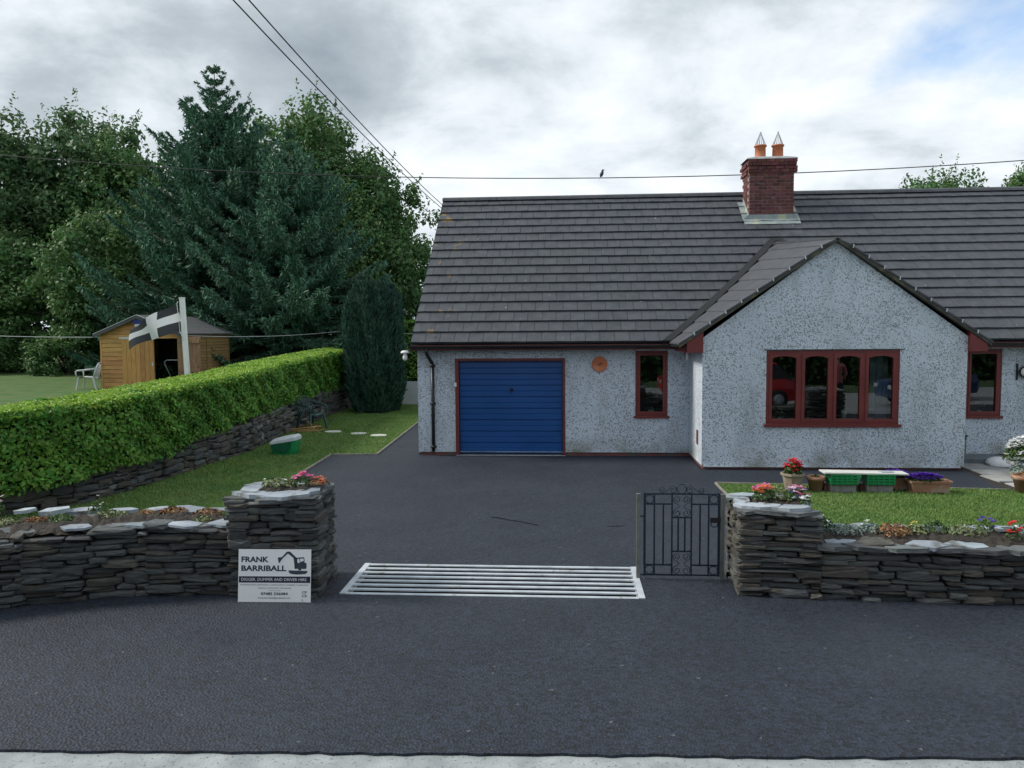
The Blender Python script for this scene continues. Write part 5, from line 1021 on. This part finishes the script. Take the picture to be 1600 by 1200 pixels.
for x, y, lb in ((-5.80,18.75,'pale stepping stone nearest the dark green chair'),(-5.07,18.42,'middle pale stepping stone in the left lawn'),(-4.48,18.08,'pale stepping stone nearest the driveway edge')):
    P = [Vector((math.cos(2*math.pi*k/8)*.22*random.uniform(.9,1.08)+x, math.sin(2*math.pi*k/8)*.19*random.uniform(.9,1.08)+y, .014)) for k in range(8)]; single('stepping_stone', MB().prism(P[::-1], (0,0,.026)), M['step'], (x,y,.014), lb, 'stepping stone', 'stepping stones across the lawn')
single('timber_batten', MB().obox((-6.2,25.6,.03),(.62,.12,0),(-.004,.03,0),(0,0,.02)), M['step'], (-6.2,25.6,0), 'pale timber batten on the grass below the rendered wall', 'batten')
# ------------------------------------------------------------------ plants and pots
def petals(P, size, k=5):
    n = len(P); out_ = []
    for q in range(k):
        a = 2*math.pi*q/k+rng.uniform(0, 1, n); d = np.c_[np.cos(a), np.sin(a)*.9, rng.uniform(.0, .7, n)]; s = np.c_[-np.sin(a), np.cos(a), np.zeros(n)]; sz = (size*rng.uniform(.8, 1.2, n))[:, None]
        v = np.empty((n, 4, 3)); v[:, 0] = P; v[:, 1] = P+d*sz*.6-s*sz*.45; v[:, 2] = P+d*sz; v[:, 3] = P+d*sz*.6+s*sz*.45; out_.append(v)
    return np.concatenate(out_)
def clump(name, label, loc, rx, ry, h, nleaf, lsize, lm_, flowers=(), group=None, cat='plant', dome=True, parent=None):
    o = thing(name, loc, label, cat, group) if parent is None else parent
    u = rng.uniform(0, 1, nleaf)**.5; a = rng.uniform(0, 2*np.pi, nleaf); x, y = np.cos(a)*u*rx, np.sin(a)*u*ry; z = h*np.sqrt(np.clip(1-u**2, 0.02, 1))*rng.uniform(.25, 1, nleaf)**.6
    P = np.c_[x, y, z]; nr = np.c_[x/rx, y/ry, z/h+.3]+rng.normal(size=(nleaf, 3))*.6; off_ = np.array(loc)-np.array(world_off(o)) if parent else np.zeros(3)
    put('foliage', npmesh('foliage', leaves(P+off_, nr, lsize*rng.uniform(.6, 1.3, nleaf), .5).reshape(-1, 3), 4), M[lm_], o)
    for fm, nf, fs, zf in flowers:
        u = rng.uniform(0, 1, nf)**.5*.95; a = rng.uniform(0, 2*np.pi, nf); P = np.c_[np.cos(a)*u*rx, np.sin(a)*u*ry, h*np.sqrt(np.clip(1-u**2, .05, 1))*zf+rng.uniform(0, .02, nf)]
        put('blossom', npmesh('blossom', petals(P+off_, fs).reshape(-1, 3), 4), M[fm], o)
    return o
gL = 'weeds and alpines on the left wall'; gR = 'bedding plants on the right wall'
for i, (x, y, rx, h, lm_, fl_, lb) in enumerate((
    (-3.32,7.38,.12,.10,'pl',(), 'small green rosette by the left pillar base on the wall top'), (-3.62,7.45,.16,.07,'plr',(), 'russet creeping plant on the left wall, nearest the pillar'), (-3.55,7.2,.10,.05,'pls',(), 'yellowish stonecrop at the front edge of the left wall'),
    (-4.0,7.5,.15,.07,'plr',(), 'russet clump beside pale coping on the left wall'), (-4.25,7.42,.10,.06,'plr',(), 'little rusty sprig in the middle of the left wall bed'), (-4.55,7.3,.17,.08,'pls',(), 'pale green clump on the left wall middle'), (-4.75,7.38,.09,.16,'pl',(('pwhite',4,.015,1.2),), 'thin upright weed in the left wall bed'), (-4.95,7.12,.16,.07,'pl',(), 'low green mat near the left edge of the wall'), (-5.15,7.05,.13,.07,'plr',(), 'russet mat at the far left of the wall bed'), (-5.4,6.95,.15,.08,'pls',(), 'stonecrop at the left picture edge'), (-5.6,7.15,.06,.22,'pl',(('ppale',5,.03,1.1),), 'mauve flowers in front of the hedge wall'))):
    clump('wall_plant', lb, (x,y,.665), rx, rx*.7, h, int(170*rx/.12), .035, lm_, fl_, gL)
for x, y, rx, h, nl, ls, lm_, fl_, lb in (
    (2.50,7.62,.14,.13,240,.035,'pl',(('pwhite',6,.022,1.05),), 'white-flowered plant right behind the gate pillar'), (2.68,7.5,.20,.09,380,.03,'plg',(), 'grey-green succulent mat next to the right pillar'), (2.95,7.55,.13,.09,230,.035,'plg',(('pwhite',3,.025,1.1),), 'grey-green plant with white blooms on the right wall'), (3.12,7.45,.17,.12,320,.035,'plr',(), 'russet bushy plant on the right wall'), (3.34,7.5,.13,.10,250,.035,'pls',(('pyellow',6,.016,1.),), 'yellow-green plant beside the russet one'), (3.55,7.55,.13,.12,220,.035,'pl',(), 'dark green plant in the middle of the right wall bed'), (3.80,7.5,.20,.11,380,.03,'pls',(), 'broad yellow-green stonecrop mound'), (4.02,7.55,.09,.13,110,.035,'pl',(('ppurple',7,.032,1.1),), 'purple pansy on the right wall'), (4.15,7.32,.07,.14,80,.035,'pl',(('pred',9,.03,1.1),), 'single red bedding flower on the right wall'), (4.38,7.52,.14,.11,230,.035,'plg',(('pwhite',4,.03,1.1),), 'white-bloomed grey-leaved plant towards the right edge'), (4.55,7.28,.20,.08,300,.03,'plg',(), 'grey mat plant at the front of the right wall'), (4.72,7.5,.12,.12,200,.035,'pl',(('pyellow',5,.02,1.1),), 'yellow-flowered plant near the right picture edge'), (4.95,7.4,.16,.14,260,.035,'pl',(('ppink',5,.02,1.1),), 'pink-flowered plant at the right picture edge')):
    clump('bedding_plant', lb, (x,y,.535), rx, rx*.75, h, nl, ls, lm_, fl_, gR)
for x, y, z, rx, h, lm_, fl_, lb in ((-2.62,7.42,.985,.12,.09,'pl',(('ppink',16,.035,1.2),), 'bright pink flowers on the left pillar'), (-2.86,7.4,.985,.17,.08,'pls',(('pwhite',3,.02,1.2),), 'green rosettes left of the pink flowers on the left pillar'), (-2.48,7.45,.985,.12,.06,'plr',(('porange',10,.025,1.1),), 'orange-tinted plant right of the pink flowers on the left pillar'),
    (1.92,7.52,.855,.11,.11,'pl',(('porange',12,.035,1.1),('ppink',8,.035,1.15)), 'orange and red flowers on the right pillar'), (2.06,7.55,.855,.12,.13,'pls',(), 'yellow-green foliage in the middle of the right pillar top'), (2.22,7.5,.855,.13,.11,'pl',(('ppurple',5,.022,1.1),('ppale',14,.028,1.1),('ppink',7,.025,1.1)), 'mauve flowers at the right of the right pillar top'), (2.28,7.38,.85,.05,.06,'pl',(('pwhite',6,.03,1.1),), 'small white flower at the front of the right pillar')):
    clump('pillar_plant', lb, (x,y,z), rx, rx*.8, h, int(240*rx/.12), .035, lm_, fl_, 'flowers on the gate pillars')
def pot(name, label, x, y, prof, mt, n=20, rot=0, soil_r=None, group='plant pots by the bungalow', z0=.014, fl=None):
    o = thing(name, (x,y,z0), label, 'plant pot', group); part('pot', MB().lathe(prof, (x,y,z0), n, n > 8, rot), mt, o); h = max(p[1] for p in prof)
    part('soil', MB().lathe([(soil_r,h-.035),(0,h-.02)], (x,y,z0), 14), M['soil'], o)
    if fl: clump('', '', (x,y,z0+h-.03), *fl, parent=o)
    return o
pot('hexagonal_pot', 'stone-coloured faceted pot of red flowers at the left end of the row', 3.50, 12.0, [(0,0),(.115,0),(.155,.24),(.185,.245),(.185,.275),(.15,.275),(.14,.22)], M['stonepot'], 8, .4, .145, fl=(.14,.14,.20,260,.07,'pl',(('pred',34,.05,1.15),)))
pot('terracotta_pot', 'plain round terracotta pot beside the faceted pot', 3.84, 11.97, [(0,0),(.085,0),(.125,.18),(.142,.182),(.145,.235),(.12,.235),(.11,.18)], M['terra2'], 22, 0, .118, fl=(.08,.08,.06,30,.04,'pl',()))
pot('terracotta_pot', 'terracotta pot with a white bloom at the right edge of the lawn', 6.92, 11.98, [(0,0),(.11,0),(.155,.20),(.178,.205),(.18,.265),(.15,.265),(.14,.21)], M['terra2'], 22, 0, .145, fl=(.11,.11,.10,90,.04,'plr',(('pwhite',4,.05,1.1),)))
bw = pot('flower_bowl', 'wide pale bowl overflowing with white flowers by the bungalow wall', 7.78, 13.3, [(0,.02),(.14,.02),(.30,.18),(.36,.20),(.37,.26),(.33,.26),(.30,.21)], M['cement'], 24, 0, .32, z0=.02)
clump('', '', (7.66,13.25,.26), .34, .30, .40, 900, .06, 'pl', (('pwhite',110,.045,1.05),), parent=bw); clump('', '', (7.95,13.05,.24), .22, .18, .22, 260, .05, 'pl', (('pcoral',30,.05,1.1),('ppink',16,.045,1.05)), parent=bw); clump('', '', (7.50,13.1,.05), .16, .14, .28, 260, .05, 'plg', (), parent=bw)
for x, y, w_, lb in ((5.47,11.88,.60,'front terracotta trough of purple flowers on the lawn'),(5.12,12.12,.60,'rear terracotta trough of purple flowers, half hidden'),):
    o = thing('flower_trough', (x,y,.014), lb, 'trough', 'purple flower troughs'); a = w_/2
    t = loft([rrect(x,y,.04,a*.86,.085,.02),rrect(x,y,.18,a*.95,.10,.02),rrect(x,y,.182,a*1.02,.115,.02),rrect(x,y,.215,a*1.03,.118,.02),rrect(x,y,.215,a*.95,.098,.02),rrect(x,y,.18,a*.92,.09,.02)]); part('trough', t, M['terra2'], o)
    for fx in (-.8, 0, .8): part('foot', MB().box((x+fx*a-.05*1,y-.08,.014),(x+fx*a+.05,y+.08,.042)), M['terra2'], o)
    part('soil', MB().face([(x-a*.9,y-.09,.195),(x+a*.9,y-.09,.195),(x+a*.9,y+.09,.195),(x-a*.9,y+.09,.195)]), M['soil'], o); clump('', '', (x-.05,y,.19), a*.88, .12, .10, 260, .05, 'pl', (('ppurple',150,.035,1.1),), parent=o)
# crates on blocks carrying a white board
for x, lb1, lb2 in ((4.21,'left grey concrete block under a green crate','left green slatted crate under the white board'),(4.75,'right grey concrete block under a green crate','right green slatted crate under the white board')):
    single('concrete_block', MB().box((x-.19,11.85,.014),(x+.19,12.05,.145)), M['block'], (x,11.95,.014), lb1, 'block', 'blocks under the crates')
    c = thing('plastic_crate', (x,11.95,.147), lb2, 'crate', 'green crates'); x0, x1, y0_, y1_, z0, z1 = x-.205, x+.205, 11.80, 12.10, .148, .30
    part('base', MB().box((x0+.01,y0_+.01,z0),(x1-.01,y1_-.01,z0+.012)), M['green'], c)
    for k in range(4):
        zc = z0+.012+k*.040; t = MB(); h = .027
        t.box((x0,y0_,zc),(x1,y0_+.012,zc+h)); t.box((x0,y1_-.012,zc),(x1,y1_,zc+h)); t.box((x0,y0_+.012,zc),(x0+.012,y1_-.012,zc+h)); t.box((x1-.012,y0_+.012,zc),(x1,y1_-.012,zc+h)); part('slat', t, M['green'], c)
    t = MB()
    for k in range(6): xx = x0+(x1-x0-.02)*k/5; t.box((xx,y0_-.004,z0),(xx+.02,y0_-.0005,z1)); t.box((xx,y1_+.0005,z0),(xx+.02,y1_+.004,z1))
    part('rib', t, M['green'], c)
single('white_board', MB().obox((4.53,11.93,.318),(.62,0,-.008),(0,.13,0),(0,0,.010)), M['board'], (4.53,11.93,.31), 'long white board laid across the two green crates', 'board')
single('slate_offcut', MB().obox((4.86,11.92,.331),(.10,.02,0),(-.01,.05,0),(0,0,.005)), M['cope'], (4.86,11.92,.33), 'small grey offcut lying on the white board', 'offcut')
for x, lb in ((3.99,'red brick at the left of the left concrete block'),(4.53,'red brick between the two concrete blocks')):
    single('loose_brick', MB().box((x-.035,11.93,.014),(x+.03,12.14,.12)), M['brick'], (x,12.03,.014), lb, 'brick', 'loose bricks')
# slate step and post by the right wall
single('slate_step', MB().prism([(7.02,14.55,.02),(8.15,14.45,.02),(8.2,15.1,.02),(7.05,15.15,.02)], (0,0,.085)), M['lead'] if 0 else mat('slate_blue', (.10,.12,.14), (.15,.17,.19), rough=.6, scale=4), (7.5,14.8,.02), 'blue-grey slate step beside the gabled bay', 'step')
o = thing('standpipe', (7.47,14.85,.105), 'short grey standpipe with tap on the slate step', 'tap'); part('pipe', MB().box((7.445,14.83,.105),(7.495,14.88,.47)), M['post'], o); part('tap', MB().box((7.43,14.80,.47),(7.505,14.89,.50)).box((7.42,14.76,.43),(7.46,14.83,.46)), M['black'], o)
t = MB(); t.lathe([(.20,0),(.21,.04),(.17,.10),(.09,.14),(0,.155)], (7.83,14.35,.024), 14); t.v = [(x+random.uniform(-.02,.02), y+random.uniform(-.02,.02), z) for x, y, z in t.v]; single('white_sack', t, M['white'], (7.83,14.35,.024), 'white sack slumped behind the flower bowl', 'sack')
# plants inside the windows
for x, y, z, lb in ((3.86,YF+.22,.848,'white-flowered pot plant inside the left pane of the bay window'),(5.43,YF+.22,.848,'white-flowered pot plant inside the right pane of the bay window'),(1.72,YG+.22,.838,'small white pot inside the narrow left window'),(8.05,YG+.22,.838,'white-flowered plant inside the narrow right window')):
    o = thing('window_plant', (x,y,z), lb, 'pot plant', 'plants on the window sills'); part('pot', MB().lathe([(0,0),(.045,0),(.06,.075),(.05,.075)], (x,y,z), 14), M['white'], o)
    if x != 1.72: clump('', '', (x,y,z+.06), .10, .08, .14, 110, .05, 'pl', (('pwhite',9,.035,1.1),), parent=o)
    else:
        part('stem', MB().tube([(x,y,z+.05),(x+.02,y,z+.3),(x+.0,y-.02,z+.5),(x-.06,y-.03,z+.52)], .005, 5), M['pl'], o); put('blossom', npmesh('blossom', petals(np.array([[x-.06+.03*k, y-.03, z+.5-.015*k] for k in range(5)])-np.array(world_off(o)), .04).reshape(-1, 3), 4), M['pwhite'], o)
o = single('glass_vase', MB().lathe([(0,0),(.04,0),(.045,.02),(.035,.1),(.055,.2)], (4.98,YF+.22,.848), 14), M['lid'], (4.98,YF+.22,.848), 'small pale vase on the bay window sill', 'vase')
# ------------------------------------------------------------------ wires, line, bird
def cat_(a, b, sag, n=24): a, b = Vector(a), Vector(b); return [a.lerp(b, i/n)-Vector((0,0,sag*4*(i/n)*(1-i/n))) for i in range(n+1)]
pole = thing('utility_pole', (-3.64,1.5,0), 'wooden utility pole at the roadside carrying the two house cables', 'pole'); part('shaft', MB().tube([(-3.64,1.5,-.3),(-3.64,1.5,7.2)], [.15,.11], 12), M['bark'], pole); part('crossarm', MB().box((-3.95,1.44,6.5),(-3.3,1.56,6.6)), M['bark'], pole)
single('overhead_cable', MB().tube(cat_((-3.0,19.2,5.62), (-3.55,1.5,6.62), .22), .0085, 5), M['cable'], (-3,19.2,5.6), 'upper of the two cables slanting down to the roof corner', 'cable', 'house supply cables')
single('overhead_cable', MB().tube(cat_((-3.02,19.1,5.54), (-3.72,1.5,6.58), .22), .0085, 5), M['cable'], (-3,19.1,5.5), 'lower of the two cables slanting down to the roof corner', 'cable', 'house supply cables')
part_ = None
single('overhead_cable', MB().tube(cat_((-40,24.5,12.0), (42,21.5,10.6), 4.33, 60), .014, 5), M['cable'], (0,23,6.9), 'long level cable crossing the sky behind the chimney', 'cable')
bx, by = 1.08, 23.0; bz = 6.965
bd = thing('bird', (bx,by,bz), 'small dark bird perched on the level cable', 'bird')
t = MB(); t.lathe([(0,-.10),(.035,-.07),(.055,0),(.045,.06),(.03,.09),(.036,.115),(.03,.145),(0,.16)], n=10); t.v = [(bx+x+z*.25, by+y, bz+.11+z*.9) for x, y, z in t.v]; t.raw([(bx-.03,by-.02,bz+.03),(bx-.03,by+.02,bz+.03),(bx-.10,by+.025,bz-.10),(bx-.10,by-.025,bz-.10),(bx-.02,by,bz+.06)], [(0,1,2,3),(0,3,4),(1,4,2),(0,4,1)]); t.raw([(bx+.065,by-.008,bz+.235),(bx+.065,by+.008,bz+.235),(bx+.065,by,bz+.25),(bx+.10,by,bz+.235)], [(0,1,3),(1,2,3),(2,0,3)]); part('body', t, M['cable'], bd)
wl_ = thing('washing_line', (-7.2,22.2,0), 'pale washing line strung from the shed to a leaning prop', 'washing line')
part('line', MB().tube(cat_((SX1+.05,SY0+.2,2.45), (-7.93,27,2.56), .10)+cat_((-7.93,27,2.56),(-5.6,28.2,2.45),.02)[1:], .010, 4), M['lid'], wl_); part('line', MB().tube(cat_((SX0-.05,SY0+.1,2.42), (-24,23,2.9), .12), .010, 4), M['lid'], wl_); part('prop', MB().tube([(-7.66,27,.8),(-7.93,27,2.60)], .016, 6), M['lid'], wl_)
# ------------------------------------------------------------------ vehicles and person mirrored in the window
def car(label, loc, rz, mt):
    c = thing('parked_car', loc, label, 'car', 'cars parked on the road'); c.rotation_euler = (0,0,rz)
    def P(n_, t, m_): put(n_, t.mesh(n_), m_, c)
    sec = [(-2.05,.42,.62,.70,.70),(-2.0,.30,.80,.82,.80),(-1.55,.26,.88,.88,.86),(-.75,.24,.93,.89,.89),(.6,.24,.92,.89,.89),(1.45,.24,.95,.88,.86),(1.95,.28,.90,.80,.78),(2.05,.42,.70,.70,.70)]
    rings = [[(x,-w1,z0),(x,-w2,(z0+z1)/2+.05),(x,-w1*.94,z1),(x,w1*.94,z1),(x,w2,(z0+z1)/2+.05),(x,w1,z0)] for x, z0, z1, w2, w1 in sec]; P('body', loft(rings), mt)
    cab = [[(-.85,-.80,.90),(1.70,-.80,.92),(1.70,.80,.92),(-.85,.80,.90)],[(-.15,-.66,1.40),(1.25,-.66,1.42),(1.25,.66,1.42),(-.15,.66,1.40)]]; P('windows', loft(cab), M['glass'] if 0 else M['black']); P('roof', loft([[(-.2,-.67,1.40),(1.27,-.67,1.42),(1.27,.67,1.42),(-.2,.67,1.40)],[(-.05,-.58,1.47),(1.1,-.58,1.48),(1.1,.58,1.48),(-.05,.58,1.47)]]), mt)
    for x in (-1.3, 1.25):
        for y in (-.80, .80):
            t = MB(); t.lathe([(.18,-.1),(.29,-.1),(.31,-.07),(.31,.07),(.29,.1),(.18,.1)], n=18); t.v = [(x_+x, z_+y, y_+.31) for x_, y_, z_ in t.v]; P('tyre', t, M['rubber']); t = MB(); t.lathe([(0,-.07),(.18,-.09),(.18,.09),(0,.07)], n=14); t.v = [(x_+x, z_+y, y_+.31) for x_, y_, z_ in t.v]; P('rim', t, M['zinc'])
    for y in (-.6, .6): P('headlight', MB().obox((-2.03,y,.66),(.03,0,0),(0,.16,0),(0,0,.06)), M['lid'])
car('red hatchback on the road, mirrored in the left pane of the bay window', (5.5,2.2,-.01), R_(3), M['carr']); car('dark blue hatchback on the road, mirrored in the right-hand windows', (12.3,2.3,-.01), R_(2), M['carb'])
def person(loc):
    o = thing('person', loc, 'person in pink top and dark trousers on the road, mirrored in the bay window', 'person')
    J = dict(pel=(0,0,.93,.145,.11), wst=(0,.0,1.08,.135,.10), chs=(0,.01,1.30,.165,.115), nkb=(0,.01,1.46,.07,.065), nk=(0,0,1.53,.05,.05), hd=(0,-.02,1.64,.085,.10), hdt=(0,-.01,1.72,.06,.075),
             ls=(-.19,.01,1.41,.062,.06), le=(-.25,.03,1.13,.045,.045), lw=(-.24,-.08,.90,.03,.03), lh=(-.24,-.12,.80,.035,.02), rs=(.19,.01,1.41,.062,.06), re=(.26,.02,1.14,.045,.045), rw=(.20,-.16,1.0,.03,.03), rh=(.16,-.23,.96,.03,.025),
             lhp=(-.10,0,.88,.10,.10), lk=(-.11,-.02,.48,.062,.065), la=(-.11,.02,.09,.042,.045), lt=(-.12,-.15,.03,.035,.03), rhp=(.10,0,.88,.10,.10), rk=(.12,0,.48,.062,.065), ra=(.13,.03,.09,.042,.045), rtt=(.14,-.14,.03,.035,.03))
    E = [('pel','wst'),('wst','chs'),('chs','nkb'),('nkb','nk'),('nk','hd'),('hd','hdt'),('chs','ls'),('ls','le'),('le','lw'),('lw','lh'),('chs','rs'),('rs','re'),('re','rw'),('rw','rh'),('pel','lhp'),('lhp','lk'),('lk','la'),('la','lt'),('pel','rhp'),('rhp','rk'),('rk','ra'),('ra','rtt')]
    ks = list(J); me = bpy.data.meshes.new('body'); me.from_pydata([J[k][:3] for k in ks], [(ks.index(a), ks.index(b)) for a, b in E], []); ob = put('body', me, None, o)
    sk = ob.modifiers.new('s', 'SKIN'); 
    for i, k in enumerate(ks): me.skin_vertices[0].data[i].radius = J[k][3:5]
    me.skin_vertices[0].data[0].use_root = True; ob.modifiers.new('d', 'SUBSURF').levels = 2; ob.modifiers['d'].render_levels = 2
    dg = bpy.context.evaluated_depsgraph_get(); m2 = bpy.data.meshes.new_from_object(ob.evaluated_get(dg)); bpy.data.objects.remove(ob); ob = put('body', m2, None, o); m2.materials.clear()
    for mm in ('skin', 'shirt', 'jeans'): m2.materials.append(M[mm])
    for p in m2.polygons:
        c = p.center; arm = abs(c.x) > .215 or (c.y < -.1 and .9 < c.z < 1.1); p.use_smooth = True
        p.material_index = 0 if (c.z > 1.49 or (arm and c.z < 1.2 and c.z > .7)) else (1 if c.z > .9 else 2)
    t = MB()
    for k in range(5): t.tube([(-.24+.014*(k-2),-.12,.80),(-.24+.016*(k-2),-.13,.75-.008*(2-abs(k-2))),(-.235+.012*(k-2),-.12,.71)], .008, 5)
    put('fingers', t.mesh('fingers'), M['skin'], o); t = MB(); t.lathe([(0,.115),(.06,.10),(.095,.05),(.10,0),(.09,-.04)], (0,.005,1.665), 14); put('hair', t.mesh('hair'), M['hair'], o); return o
person((8.2,4.0,0))
